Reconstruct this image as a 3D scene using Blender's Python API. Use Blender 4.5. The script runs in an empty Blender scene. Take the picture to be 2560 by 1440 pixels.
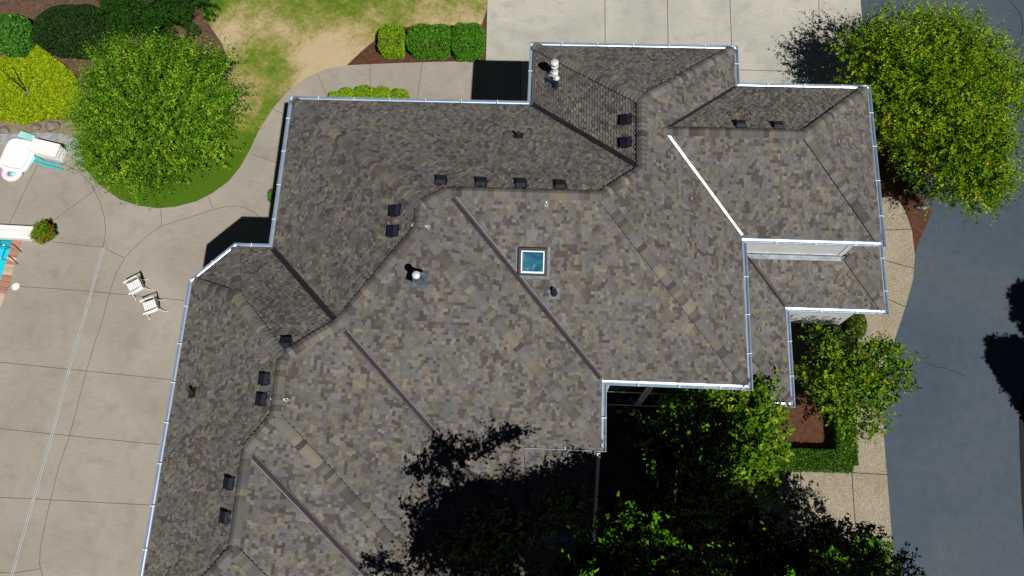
import bpy, math, random
import numpy as np
from mathutils import Vector, Matrix
from mathutils.geometry import tessellate_polygon

random.seed(7)
scn = bpy.context.scene
COL = scn.collection
# ------------------------------------------------------------------ camera model (solved from the photo)
H = 30.0
F, TH, RO, YA = 2044.2591, 0.3042, -0.1129, 0.1517
RC = np.array((Matrix.Rotation(YA, 3, 'Z') @ Matrix.Rotation(TH, 3, 'X') @ Matrix.Rotation(RO, 3, 'Z')))
SX, SY = -0.397, 0.5337                      # shadow offset per metre of height


def ray(px, py):
    return RC @ np.array([(px - 1280) / F, -(py - 720) / F, -1.0])


def U(px, py, z=0.0):
    d = ray(px, py)
    t = (z - H) / d[2]
    return Vector((t * d[0], t * d[1], z))


# ------------------------------------------------------------------ object helpers
def tag(o, label, cat, group=None):
    o['label'] = label
    o['category'] = cat
    if group:
        o['group'] = group
    return o


def thing(name, label, cat, loc=(0, 0, 0), rz=0.0, group=None):
    o = bpy.data.objects.new(name, None)
    o.empty_display_size = 0.2
    COL.objects.link(o)
    o.location = loc
    o.rotation_euler = (0, 0, rz)
    return tag(o, label, cat, group)


def link(name, me, parent=None, mat=None):
    o = bpy.data.objects.new(name, me)
    COL.objects.link(o)
    if parent is not None:
        o.parent = parent
    if mat is not None and len(me.materials) == 0:
        me.materials.append(mat)
    return o


class MB:
    """collects polygons (with a colour per face) into one mesh"""
    def __init__(s):
        s.v, s.f, s.c, s.sm = [], [], [], []

    def face(s, pts, col=(1, 1, 1), smooth=False):
        b = len(s.v)
        s.v.extend([tuple(p) for p in pts])
        s.f.append(tuple(range(b, b + len(pts))))
        s.c.append(col)
        s.sm.append(smooth)

    def mesh_part(s, verts, faces, col=(1, 1, 1), smooth=False):
        b = len(s.v)
        s.v.extend([tuple(p) for p in verts])
        for f in faces:
            s.f.append(tuple(b + i for i in f))
            s.c.append(col)
            s.sm.append(smooth)

    def box(s, c, size, rz=0.0, col=(1, 1, 1), M=None, taper=1.0):
        hx, hy, hz = [q / 2 for q in size]
        vs = []
        for z, k in ((-hz, 1.0), (hz, taper)):
            for x, y in ((-hx, -hy), (hx, -hy), (hx, hy), (-hx, hy)):
                vs.append(Vector((x * k, y * k, z)))
        R = Matrix.Rotation(rz, 3, 'Z') if M is None else M
        vs = [R @ q + Vector(c) for q in vs]
        s.mesh_part(vs, [(3, 2, 1, 0), (4, 5, 6, 7), (0, 1, 5, 4), (1, 2, 6, 5), (2, 3, 7, 6), (3, 0, 4, 7)], col)

    def tube(s, pts, r, n=8, col=(1, 1, 1), cap=True):
        pts = [Vector(p) for p in pts]
        rr = r if isinstance(r, (list, tuple)) else [r] * len(pts)
        rings = []
        up = Vector((0, 0, 1))
        for i, p in enumerate(pts):
            d = (pts[min(i + 1, len(pts) - 1)] - pts[max(i - 1, 0)])
            d = d.normalized() if d.length > 1e-9 else up
            a = d.cross(up)
            if a.length < 1e-3:
                a = d.cross(Vector((1, 0, 0)))
            a.normalize()
            b = d.cross(a).normalized()
            rings.append([p + (a * math.cos(2 * math.pi * k / n) + b * math.sin(2 * math.pi * k / n)) * rr[i] for k in range(n)])
        vs = [q for rg in rings for q in rg]
        fs = []
        for i in range(len(pts) - 1):
            for k in range(n):
                k2 = (k + 1) % n
                fs.append((i * n + k, i * n + k2, (i + 1) * n + k2, (i + 1) * n + k))
        s.mesh_part(vs, fs, col, True)
        if cap:
            s.face(list(reversed(rings[0])), col)
            s.face(rings[-1], col)

    def lathe(s, prof, c=(0, 0, 0), n=20, col=(1, 1, 1), M=None):
        """prof: list of (radius, z)"""
        vs, fs = [], []
        for r, z in prof:
            for k in range(n):
                a = 2 * math.pi * k / n
                q = Vector((r * math.cos(a), r * math.sin(a), z))
                if M is not None:
                    q = M @ q
                vs.append(q + Vector(c))
        for i in range(len(prof) - 1):
            for k in range(n):
                k2 = (k + 1) % n
                fs.append((i * n + k, i * n + k2, (i + 1) * n + k2, (i + 1) * n + k))
        s.mesh_part(vs, fs, col, True)
        if prof[0][0] > 1e-4:
            s.face(list(reversed(vs[:n])), col)
        if prof[-1][0] > 1e-4:
            s.face(vs[-n:], col)

    def prism(s, poly, z0, z1, col=(1, 1, 1)):
        """poly: 2-d outline, counter-clockwise or not"""
        a = sum(poly[i][0] * poly[(i + 1) % len(poly)][1] - poly[(i + 1) % len(poly)][0] * poly[i][1] for i in range(len(poly)))
        P = [(q[0], q[1]) for q in poly]
        if a < 0:
            P.reverse()
        for t in tessellate_polygon([[Vector((x, y, 0)) for x, y in P]]):
            t = list(t)
            x = [P[i] for i in t]
            ar = (x[1][0] - x[0][0]) * (x[2][1] - x[0][1]) - (x[2][0] - x[0][0]) * (x[1][1] - x[0][1])
            if ar < 0:
                t.reverse()
            s.face([(P[i][0], P[i][1], z1) for i in t], col)
        for i in range(len(P)):
            p, q = P[i], P[(i + 1) % len(P)]
            s.face([(p[0], p[1], z0), (q[0], q[1], z0), (q[0], q[1], z1), (p[0], p[1], z1)], col)

    def build(s, name, mat, parent=None, bevel=0.0, attr=True):
        me = bpy.data.meshes.new(name)
        me.from_pydata(s.v, [], s.f)
        me.polygons.foreach_set('use_smooth', s.sm)
        if attr:
            at = me.attributes.new('col', 'FLOAT_COLOR', 'FACE')
            at.data.foreach_set('color', np.array([(*c[:3], 1.0) for c in s.c], dtype=np.float32).ravel())
        me.update()
        o = link(name, me, parent, mat)
        if bevel > 0:
            bv = o.modifiers.new('bevel', 'BEVEL')
            bv.width = bevel
            bv.segments = 3
            bv.limit_method = 'ANGLE'
            w = o.modifiers.new('weld', 'WELD')
            w.merge_threshold = 0.0005
            o.modifiers.move(1, 0)
        return o


# ------------------------------------------------------------------ materials
def new_mat(name):
    m = bpy.data.materials.new(name)
    m.use_nodes = True
    nt = m.node_tree
    b = nt.nodes['Principled BSDF']
    return m, nt, b


def N(nt, typ, **kw):
    n = nt.nodes.new(typ)
    for k, v in kw.items():
        if k in n.inputs.keys():
            n.inputs[k].default_value = v
        else:
            setattr(n, k, v)
    return n


def ramp(nt, fac, stops):
    r = nt.nodes.new('ShaderNodeValToRGB')
    els = r.color_ramp.elements
    while len(els) < len(stops):
        els.new(0.5)
    for e, (p, c) in zip(els, stops):
        e.position = p
        e.color = (*c, 1) if len(c) == 3 else c
    nt.links.new(fac, r.inputs[0])
    return r


def mix(nt, a, b, fac, mode='MIX'):
    m = nt.nodes.new('ShaderNodeMix')
    m.data_type = 'RGBA'
    m.blend_type = mode
    for s, v in ((m.inputs[0], fac), (m.inputs[6], a), (m.inputs[7], b)):
        if hasattr(v, 'links'):
            nt.links.new(v, s)
        elif isinstance(v, (tuple, list)):
            s.default_value = (*v[:3], 1)
        else:
            s.default_value = v
    return m.outputs[2]


def pos(nt):
    return nt.nodes.new('ShaderNodeNewGeometry').outputs['Position']


def noise(nt, scale, detail=4.0, rough=0.55, vec=None, dist=0.0):
    n = N(nt, 'ShaderNodeTexNoise', Scale=scale, Detail=detail, Roughness=rough, Distortion=dist)
    nt.links.new(vec if vec is not None else pos(nt), n.inputs['Vector'])
    return n.outputs['Fac']


def bump(nt, b, h, strength=0.3, dist=0.01):
    n = N(nt, 'ShaderNodeBump', Strength=strength, Distance=dist)
    nt.links.new(h, n.inputs['Height'])
    nt.links.new(n.outputs[0], b.inputs['Normal'])


def plain(name, col, rough=0.6, metal=0.0, spec=0.5, var=0.12, scale=6.0):
    m, nt, b = new_mat(name)
    f = noise(nt, scale, 5)
    r = ramp(nt, f, [(0.3, tuple(c * (1 - var) for c in col)), (0.7, tuple(min(1, c * (1 + var)) for c in col))])
    nt.links.new(r.outputs[0], b.inputs['Base Color'])
    b.inputs['Roughness'].default_value = rough
    b.inputs['Metallic'].default_value = metal
    b.inputs['Specular IOR Level'].default_value = spec
    return m


def concrete(name, c_lo, c_hi, stain, seed=0.0, stain_amt=0.5):
    m, nt, b = new_mat(name)
    mp = N(nt, 'ShaderNodeMapping')
    mp.inputs['Location'].default_value = (seed, seed * 1.7, 0)
    nt.links.new(pos(nt), mp.inputs[0])
    v = mp.outputs[0]
    big = noise(nt, 0.28, 5, 0.6, v, 0.6)
    base = ramp(nt, big, [(0.32, c_lo), (0.68, c_hi)]).outputs[0]
    med = noise(nt, 1.1, 7, 0.7, v, 0.3)
    sf = ramp(nt, med, [(0.5, (0, 0, 0)), (0.74, (stain_amt,) * 3)]).outputs[0]
    c1 = mix(nt, base, stain, sf)
    # broom-swept streaks
    mp2 = N(nt, 'ShaderNodeMapping')
    mp2.inputs['Scale'].default_value = (1.2, 9.0, 1)
    nt.links.new(v, mp2.inputs[0])
    st = noise(nt, 2.0, 4, 0.6, mp2.outputs[0])
    c2 = mix(nt, c1, ramp(nt, st, [(0.3, (0.82, 0.82, 0.84)), (0.7, (1.1, 1.08, 1.06))]).outputs[0], 0.55, 'MULTIPLY')
    fine = noise(nt, 60, 3, 0.7, v)
    c3 = mix(nt, c2, ramp(nt, fine, [(0.25, (0.8, 0.8, 0.8)), (0.75, (1.16, 1.16, 1.16))]).outputs[0], 0.5, 'MULTIPLY')
    # little dark specks
    vo = N(nt, 'ShaderNodeTexVoronoi', Scale=1.3)
    nt.links.new(v, vo.inputs['Vector'])
    sp = ramp(nt, vo.outputs['Distance'], [(0.012, (1, 1, 1)), (0.022, (0, 0, 0))]).outputs[0]
    c4 = mix(nt, c3, tuple(x * 0.3 for x in c_lo), sp)
    nt.links.new(c4, b.inputs['Base Color'])
    b.inputs['Roughness'].default_value = 0.85
    bump(nt, b, fine, 0.25, 0.004)
    return m


M_patio = concrete('patio_concrete', (0.272, 0.242, 0.202), (0.335, 0.306, 0.267), (0.215, 0.175, 0.14), 0.0, 0.65)
M_drive = concrete('driveway_concrete', (0.335, 0.332, 0.295), (0.46, 0.45, 0.392), (0.25, 0.255, 0.24), 13.0, 0.7)


def asphalt():
    m, nt, b = new_mat('asphalt')
    big = noise(nt, 0.22, 5, 0.6, None, 0.8)
    c = ramp(nt, big, [(0.3, (0.038, 0.059, 0.087)), (0.5, (0.046, 0.069, 0.098)), (0.72, (0.068, 0.083, 0.099))]).outputs[0]
    med = noise(nt, 2.6, 6, 0.7)
    c = mix(nt, c, ramp(nt, med, [(0.35, (0.82, 0.83, 0.85)), (0.7, (1.15, 1.13, 1.08))]).outputs[0], 0.8, 'MULTIPLY')
    fine = noise(nt, 75, 2, 0.7)
    c = mix(nt, c, ramp(nt, fine, [(0.3, (0.6, 0.6, 0.62)), (0.72, (1.5, 1.48, 1.42))]).outputs[0], 0.55, 'MULTIPLY')
    vo = N(nt, 'ShaderNodeTexVoronoi', Scale=2.6)
    nt.links.new(pos(nt), vo.inputs['Vector'])
    sp = ramp(nt, vo.outputs['Distance'], [(0.02, (1, 1, 1)), (0.045, (0, 0, 0))]).outputs[0]
    c = mix(nt, c, (0.16, 0.14, 0.10), sp)
    nt.links.new(c, b.inputs['Base Color'])
    b.inputs['Roughness'].default_value = 0.8
    bump(nt, b, fine, 0.5, 0.006)
    return m


M_asphalt = asphalt()


def aggregate():
    m, nt, b = new_mat('exposed_aggregate')
    vo = N(nt, 'ShaderNodeTexVoronoi', Scale=62.0)
    nt.links.new(pos(nt), vo.inputs['Vector'])
    sep = N(nt, 'ShaderNodeSeparateColor')
    nt.links.new(vo.outputs['Color'], sep.inputs[0])
    c = ramp(nt, sep.outputs[0], [(0.0, (0.14, 0.115, 0.08)), (0.4, (0.268, 0.230, 0.165)), (0.75, (0.325, 0.285, 0.21)), (1.0, (0.46, 0.415, 0.32))]).outputs[0]
    big = noise(nt, 0.9, 5, 0.65)
    c = mix(nt, c, ramp(nt, big, [(0.3, (0.82, 0.8, 0.77)), (0.7, (1.1, 1.1, 1.1))]).outputs[0], 0.9, 'MULTIPLY')
    nt.links.new(c, b.inputs['Base Color'])
    b.inputs['Roughness'].default_value = 0.85
    bump(nt, b, vo.outputs['Distance'], 0.4, 0.008)
    return m


M_agg = aggregate()


def mulch(name, lo, hi, chip, chip_amt=0.6):
    m, nt, b = new_mat(name)
    med = noise(nt, 5.0, 6, 0.75)
    c = ramp(nt, med, [(0.35, lo), (0.68, hi)]).outputs[0]
    vo = N(nt, 'ShaderNodeTexVoronoi', Scale=14.0)
    mp = N(nt, 'ShaderNodeMapping')
    mp.inputs['Scale'].default_value = (1, 2.2, 1)
    nt.links.new(pos(nt), mp.inputs[0])
    nt.links.new(mp.outputs[0], vo.inputs['Vector'])
    sp = ramp(nt, vo.outputs['Distance'], [(0.16, (chip_amt,) * 3), (0.26, (0, 0, 0))]).outputs[0]
    sel = ramp(nt, noise(nt, 3.0, 4), [(0.45, (0, 0, 0)), (0.6, (1, 1, 1))]).outputs[0]
    c = mix(nt, c, chip, mix(nt, (0, 0, 0), sp, sel))
    nt.links.new(c, b.inputs['Base Color'])
    b.inputs['Roughness'].default_value = 0.95
    bump(nt, b, noise(nt, 22, 4, 0.7), 0.8, 0.03)
    return m


M_mulch = mulch('red_bark_mulch', (0.045, 0.015, 0.007), (0.115, 0.043, 0.02), (0.34, 0.2, 0.11), 0.7)
M_soil = mulch('soil_bed', (0.05, 0.028, 0.017), (0.16, 0.088, 0.055), (0.32, 0.25, 0.18), 0.35)
M_dirt = mulch('tan_dirt', (0.16, 0.125, 0.075), (0.3, 0.235, 0.15), (0.4, 0.36, 0.3), 0.5)
M_shade_soil = mulch('shade_dark_soil', (0.008, 0.006, 0.004), (0.018, 0.013, 0.008), (0.06, 0.045, 0.03), 0.3)  # soil colour pushed near black to stand for deep shade
M_gravel = mulch('grey_gravel', (0.17, 0.18, 0.19), (0.42, 0.43, 0.44), (0.62, 0.63, 0.64), 0.8)


def grass():
    m, nt, b = new_mat('patchy_lawn_grass')
    at = N(nt, 'ShaderNodeAttribute', attribute_name='dry')
    val = at.outputs['Fac']
    for sc_, am in ((0.55, 1.35), (1.9, 1.3), (6.0, 1.2), (20.0, 0.9)):
        md = N(nt, 'ShaderNodeMath', operation='MULTIPLY_ADD')
        nt.links.new(noise(nt, sc_, 5, 0.65, None, 0.6), md.inputs[0])
        md.inputs[1].default_value = am
        nt.links.new(val, md.inputs[2])
        val = md.outputs[0]
    mr = N(nt, 'ShaderNodeMapRange')
    mr.inputs[1].default_value = 2.375 - 0.45
    mr.inputs[2].default_value = 2.375 + 0.92
    nt.links.new(val, mr.inputs[0])
    c = ramp(nt, mr.outputs[0], [(0.0, (0.070, 0.145, 0.008)), (0.28, (0.125, 0.195, 0.020)), (0.5, (0.225, 0.235, 0.055)), (0.72, (0.37, 0.305, 0.145)), (1.0, (0.50, 0.40, 0.245))])
    fine = noise(nt, 26, 4, 0.8)
    cc = mix(nt, c.outputs[0], ramp(nt, fine, [(0.28, (0.5, 0.52, 0.42)), (0.72, (1.35, 1.33, 1.36))]).outputs[0], 0.9, 'MULTIPLY')
    nt.links.new(cc, b.inputs['Base Color'])
    b.inputs['Roughness'].default_value = 0.95
    b.inputs['Specular IOR Level'].default_value = 0.1
    bump(nt, b, noise(nt, 14, 6, 0.8), 0.9, 0.04)
    return m


M_grass = grass()


def shingle():
    m, nt, b = new_mat('architectural_shingle')
    at = N(nt, 'ShaderNodeAttribute', attribute_name='col')
    f = noise(nt, 40, 3, 0.7)
    c = mix(nt, at.outputs['Color'], ramp(nt, f, [(0.3, (0.72, 0.72, 0.74)), (0.7, (1.28, 1.27, 1.25))]).outputs[0], 0.7, 'MULTIPLY')
    big = noise(nt, 0.35, 4, 0.6, None, 0.7)
    c = mix(nt, c, ramp(nt, big, [(0.3, (0.86, 0.86, 0.88)), (0.7, (1.12, 1.1, 1.08))]).outputs[0], 0.8, 'MULTIPLY')
    nt.links.new(c, b.inputs['Base Color'])
    b.inputs['Roughness'].default_value = 0.9
    b.inputs['Specular IOR Level'].default_value = 0.25
    bump(nt, b, noise(nt, 160, 2, 0.8), 0.35, 0.004)
    return m


M_shingle = shingle()


def leafmat(name, trans=0.14, rough=0.5, spec=0.1):
    m, nt, b = new_mat(name)
    at = N(nt, 'ShaderNodeAttribute', attribute_name='col')
    nt.links.new(at.outputs['Color'], b.inputs['Base Color'])
    b.inputs['Roughness'].default_value = rough
    b.inputs['Specular IOR Level'].default_value = spec
    tr = N(nt, 'ShaderNodeBsdfTranslucent')
    nt.links.new(at.outputs['Color'], tr.inputs['Color'])
    mx = N(nt, 'ShaderNodeMixShader')
    mx.inputs[0].default_value = trans
    nt.links.new(b.outputs[0], mx.inputs[1])
    nt.links.new(tr.outputs[0], mx.inputs[2])
    nt.links.new(mx.outputs[0], nt.nodes['Material Output'].inputs[0])
    return m


M_leaf = leafmat('leaf')
M_shade_leaf = leafmat('shade_leaf', 0.08, 0.7, 0.02)
M_needle = leafmat('dense_leaf', 0.08, 0.6)
M_bark = plain('bark', (0.11, 0.075, 0.05), 0.9, var=0.4, scale=14)
M_white = plain('white_metal', (0.80, 0.81, 0.82), 0.38, var=0.04, scale=3)
M_gutter = plain('gutter_metal', (0.52, 0.63, 0.77), 0.38, 0.72, var=0.05, scale=3)
M_wall = None


def siding():
    m, nt, b = new_mat('white_lap_siding')
    sp = N(nt, 'ShaderNodeSeparateXYZ')
    nt.links.new(pos(nt), sp.inputs[0])
    fr = N(nt, 'ShaderNodeMath', operation='FRACT')
    ml = N(nt, 'ShaderNodeMath', operation='MULTIPLY')
    ml.inputs[1].default_value = 1 / 0.2
    nt.links.new(sp.outputs['Z'], ml.inputs[0])
    nt.links.new(ml.outputs[0], fr.inputs[0])
    n = noise(nt, 2.0, 4)
    c = ramp(nt, n, [(0.3, (0.62, 0.64, 0.63)), (0.7, (0.7, 0.715, 0.7))]).outputs[0]
    nt.links.new(c, b.inputs['Base Color'])
    b.inputs['Roughness'].default_value = 0.6
    bump(nt, b, fr.outputs[0], 0.6, 0.02)
    return m


M_wall = siding()
M_trim = plain('trim_paint', (0.66, 0.69, 0.68), 0.55, var=0.04)
M_bronze = plain('dark_bronze_valley_metal', (0.048, 0.040, 0.048), 0.46, 0.45, var=0.25, scale=3)
M_valley_glint = plain('glint_valley_metal', (0.50, 0.51, 0.54), 0.36, 0.55, var=0.3, scale=3)  # lighter metal that paints a sun glint onto one bronze valley
M_galv = plain('galvanised_flashing', (0.55, 0.6, 0.65), 0.28, 0.9, var=0.3, scale=4)
M_steel = plain('painted_flue_metal', (0.75, 0.75, 0.75), 0.3, 0.25, var=0.06)
M_lead = plain('blue_grey_lead', (0.13, 0.16, 0.19), 0.45, 0.5, var=0.25, scale=9)
M_black = plain('black_plastic', (0.010, 0.011, 0.022), 0.6, 0.0, spec=0.2, var=0.3)
M_rubber = plain('black_pipe', (0.012, 0.012, 0.012), 0.6, 0.0)
M_joint = plain('joint_brown', (0.10, 0.062, 0.042), 0.95, var=0.3)  # even dark brown of the slab joints
M_crack = plain('crack_sealer', (0.02, 0.021, 0.024), 0.7, var=0.3)
M_drain = plain('drain_grate', (0.42, 0.43, 0.42), 0.6, 0.2, var=0.12)
M_rock = plain('boulder', (0.18, 0.165, 0.13), 0.9, var=0.5, scale=5)
M_chairw = plain('white_cast_aluminium', (0.82, 0.82, 0.84), 0.4, var=0.03)
M_plw = plain('white_plastic', (0.78, 0.78, 0.77), 0.4, var=0.03)
M_vinyl = plain('white_vinyl', (0.82, 0.8, 0.84), 0.25, var=0.03)
M_pink = plain('pale_pink_vinyl', (0.80, 0.66, 0.78), 0.25, var=0.12, scale=2)
M_aqua = plain('aqua_vinyl', (0.36, 0.72, 0.68), 0.3, var=0.2, scale=2)
M_teal = plain('turquoise_foam', (0.02, 0.48, 0.52), 0.6, var=0.08)
M_chrome = plain('chrome_rail', (0.75, 0.77, 0.8), 0.12, 1.0, var=0.05)
M_darkmetal = plain('dark_metal', (0.03, 0.03, 0.03), 0.5, 0.3)
M_grey = plain('grey_casting', (0.2, 0.22, 0.23), 0.6, 0.2)
M_pot = plain('terracotta_pot', (0.35, 0.2, 0.12), 0.7)
M_plaster = plain('pool_plaster', (0.10, 0.55, 0.62), 0.7, var=0.1, scale=1.2)


def brickmat():
    m, nt, b = new_mat('coping_brick')
    at = N(nt, 'ShaderNodeAttribute', attribute_name='col')
    f = noise(nt, 30, 4)
    c = mix(nt, at.outputs['Color'], ramp(nt, f, [(0.3, (0.75, 0.75, 0.75)), (0.7, (1.2, 1.2, 1.2))]).outputs[0], 0.8, 'MULTIPLY')
    nt.links.new(c, b.inputs['Base Color'])
    b.inputs['Roughness'].default_value = 0.85
    return m


M_brick = brickmat()


def watermat():
    m, nt, b = new_mat('pool_water')
    tr = N(nt, 'ShaderNodeBsdfTransparent')
    tr.inputs[0].default_value = (0.45, 0.93, 0.97, 1)
    gl = N(nt, 'ShaderNodeBsdfGlossy')
    gl.inputs['Roughness'].default_value = 0.03
    fr = N(nt, 'ShaderNodeFresnel')
    fr.inputs[0].default_value = 1.33
    bp = N(nt, 'ShaderNodeBump', Strength=0.6, Distance=0.06)
    nt.links.new(noise(nt, 3.0, 4, 0.5, None, 0.8), bp.inputs['Height'])
    nt.links.new(bp.outputs[0], gl.inputs['Normal'])
    nt.links.new(bp.outputs[0], fr.inputs['Normal'])
    mx = N(nt, 'ShaderNodeMixShader')
    nt.links.new(fr.outputs[0], mx.inputs[0])
    nt.links.new(tr.outputs[0], mx.inputs[1])
    nt.links.new(gl.outputs[0], mx.inputs[2])
    nt.links.new(mx.outputs[0], nt.nodes['Material Output'].inputs[0])
    return m


M_water = watermat()


def glassmat():
    m, nt, b = new_mat('skylight_glass')
    f = noise(nt, 2.4, 6, 0.7, None, 1.0)
    c = ramp(nt, f, [(0.35, (0.010, 0.070, 0.125)), (0.56, (0.03, 0.13, 0.20)), (0.72, (0.22, 0.28, 0.38))]).outputs[0]
    nt.links.new(c, b.inputs['Base Color'])
    b.inputs['Roughness'].default_value = 0.12
    b.inputs['Specular IOR Level'].default_value = 0.6
    return m


M_glass = glassmat()


# ------------------------------------------------------------------ setting: ground sheets
def structure(o):
    o['kind'] = 'structure'
    return o


def sheet(name, pts, mat, z1, z0=None, px=True):
    P = [U(*p)[:2] for p in pts] if px else pts
    mb = MB()
    mb.prism(P, (z1 - 0.12) if z0 is None else z0, z1)
    return structure(mb.build(name, mat))


PX0, PX1, PY0, PY1 = U(-560, 800).x - 3.0, U(36, 600).x + 0.3, U(-200, 1130).y - 0.2, U(-300, 575).y
g = MB()
for x0, y0, x1, y1 in ((-400, -400, 400, PY0), (-400, PY1, 400, 400), (-400, PY0, PX0, PY1), (PX1, PY0, 400, PY1)):
    g.face([(x0, y0, -0.07), (x1, y0, -0.07), (x1, y1, -0.07), (x0, y1, -0.07)])
structure(g.build('ground', M_dirt))


def lawn():
    x0, x1, y0, y1, st = -34.0, 34.0, -22.0, 40.0, 0.25
    nx, ny = int((x1 - x0) / st) + 1, int((y1 - y0) / st) + 1
    X, Y = np.meshgrid(np.linspace(x0, x1, nx), np.linspace(y0, y1, ny))
    rng = np.random.default_rng(3)
    V = np.stack([X, Y, rng.uniform(-0.006, 0.006, X.shape)], -1).reshape(-1, 3)
    # dryness of the turf: dry patches where sprinklers do not reach, (pixel, radius m, amount)
    blobs = [((760, 110), 2.3, 0.62), ((900, 100), 2.0, 0.55), ((600, 60), 1.3, 0.5), ((560, 100), 1.0, 0.45), ((1050, 40), 1.8, 0.35),
             ((1190, 90), 1.6, 0.45), ((760, 190), 1.3, 0.4), ((840, 130), 1.4, 0.45), ((640, 230), 0.9, 0.25), ((600, 260), 1.6, 0.35),
             ((700, 60), 1.0, 0.3), ((1140, 60), 1.5, 0.25),
             ((700, 200), 1.1, -0.35), ((650, 130), 1.3, -0.2), ((940, 30), 2.0, -0.4), ((740, 15), 2.4, -0.42), ((690, 150), 1.0, -.3), ((760, 60), .7, -.25), ((850, 50), .8, -.3), ((680, 260), 0.9, -0.35),
             ((590, 430), 1.6, -0.45), ((480, 480), 2.2, -0.5), ((360, 480), 2.0, -0.5), ((640, 350), 1.2, -0.3), ((280, 430), 1.6, -0.4),
             ((820, 140), 0.6, -0.1), ((530, 10), 0.8, -0.5), ((990, 75), 0.7, -0.25), ((1150, 10), 1.4, -0.15)]
    dry = np.full(len(V), 0.1)
    for p, r, a in blobs:
        c = U(*p)
        d2 = (V[:, 0] - c.x) ** 2 + (V[:, 1] - c.y) ** 2
        dry += a * np.exp(-d2 / (r * r))
    idx = np.arange(nx * ny).reshape(ny, nx)
    Fq = np.stack([idx[:-1, :-1], idx[:-1, 1:], idx[1:, 1:], idx[1:, :-1]], -1).reshape(-1, 4)
    cx = V[Fq].mean(1)
    Fq = Fq[~((cx[:, 0] > PX0) & (cx[:, 0] < PX1 + .2) & (cx[:, 1] > PY0 - .2) & (cx[:, 1] < PY1 + .2))]
    me = bpy.data.meshes.new('lawn')
    me.from_pydata(V.tolist(), [], Fq.tolist())
    at = me.attributes.new('dry', 'FLOAT', 'POINT')
    at.data.foreach_set('value', dry.astype(np.float32))
    structure(link('lawn', me, None, M_grass))


lawn()

sheet('soil_bed', [(-500, -400), (520, -400), (500, 20), (528, 70), (556, 110), (568, 150), (556, 200), (300, 300), (175, 306), (-500, 300)], M_soil, 0.02)
sheet('dirt_strip', [(-500, 298), (60, 300), (180, 300), (200, 340), (180, 352), (80, 345), (-500, 360)], M_dirt, 0.026)
sheet('gravel_strip', [(-300, 345), (60, 334), (120, 332), (190, 340), (215, 405), (180, 400), (-300, 420)], M_gravel, 0.034)
PATIO_TOP = [(-500, 362), (0, 362), (70, 366), (150, 372), (178, 392), (215, 424), (250, 463), (300, 499), (345, 515), (395, 522), (440, 518),
             (490, 505), (532, 484), (572, 455), (602, 418), (626, 375), (648, 328), (682, 274), (722, 228), (770, 193), (820, 173), (880, 164),
             (1000, 159), (1100, 156), (1214, 153)]
sheet('patio', PATIO_TOP + [(1300, 155), (1300, 420), (900, 700), (900, 1500), (850, 2100), (-700, 2100), (-160, 1130), (-62, 900), (-20, 815), (2, 772), (24, 718), (56, 600), (-500, 556)],
      M_patio, 0.05)
sheet('driveway', [(1224, -500), (1219, 0), (1215, 153.5), (1302, 153.5), (1302, 420), (2100, 420), (2160, 230), (2156, 60), (2150, 0), (2145, -500)], M_drive, 0.046)
sheet('asphalt_drive', [(2145.5, -500), (2150.5, 0), (2157, 60), (2190, 230), (2240, 420), (2330, 530), (2296, 606), (2276, 660), (2266, 722), (2248, 772), (2226, 840), (2200, 920),
      (2192, 1000), (2195, 1090), (2203, 1190), (2219, 1390), (2236, 1700), (2640, 1900), (2566, 1440), (2553, 1250), (2546, 1050), (2600, 700), (2780, 400), (2800, -500)], M_asphalt, 0.012)
sheet('mulch_bed', [(2190, 230), (2240, 420), (2330, 530), (2296, 606), (2286, 640), (2262, 545), (2240, 500), (2100, 500), (2100, 300)], M_mulch, 0.03)
sheet('walkway', [(2100, 490), (2205, 494), (2240, 494), (2262, 530), (2279, 580), (2286, 640), (2281, 700), (2264, 762), (2240, 836), (2212, 918), (2205, 1000), (2208, 1090), (2216, 1190),
      (2232, 1390), (2248, 1700), (1800, 1700), (1800, 1175), (1880, 1174), (2128, 1181), (2128, 1060), (2134, 900), (2154, 795), (2100, 760)], M_agg, 0.055)
sheet('bark_bed', [(1905, 985), (2128, 985), (2128, 1181), (1880, 1174), (1880, 1060)], M_mulch, 0.04)
sheet('courtyard_shade_soil', [(1400, 900), (1800, 700), (2100, 700), (2154, 795), (2134, 900), (2128, 984), (1904, 984), (1879, 1060), (1879, 1173), (1400, 1179)], M_shade_soil, 0.036)
sheet('courtyard_shade_soil', [(1000, 1150), (1399, 1150), (1399, 1180), (1799, 1177), (1799, 1800), (900, 1800)], M_shade_soil, 0.036)  # dark sheet painting shade where the walkway continues
sheet('mulch_bed', [(868, 163), (905, 128), (945, 95), (960, 70), (1205, 62), (1219, 20), (1214.5, 153), (1100, 155.5), (1000, 158), (900, 162)], M_mulch, 0.02)
sheet('verge', [(2546.5, 1050), (2553.5, 1250), (2566.5, 1440), (2640, 1900), (3600, 1900), (3600, 900), (2600, 700)], M_shade_soil, 0.008)


def strips(name, lines, mat, z, w):
    mb = MB()
    for ln in lines:
        P = [U(*p) for p in ln]
        L, R_ = [], []
        for i, p in enumerate(P):
            d = (P[min(i + 1, len(P) - 1)] - P[max(i - 1, 0)])
            d.z = 0
            d.normalize()
            n = Vector((-d.y, d.x, 0)) * (w / 2)
            L.append(p + n)
            R_.append(p - n)
        for i in range(len(P) - 1):
            mb.face([(R_[i].x, R_[i].y, z), (R_[i + 1].x, R_[i + 1].y, z), (L[i + 1].x, L[i + 1].y, z), (L[i].x, L[i].y, z)])
    return mb.build(name, mat)


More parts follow.
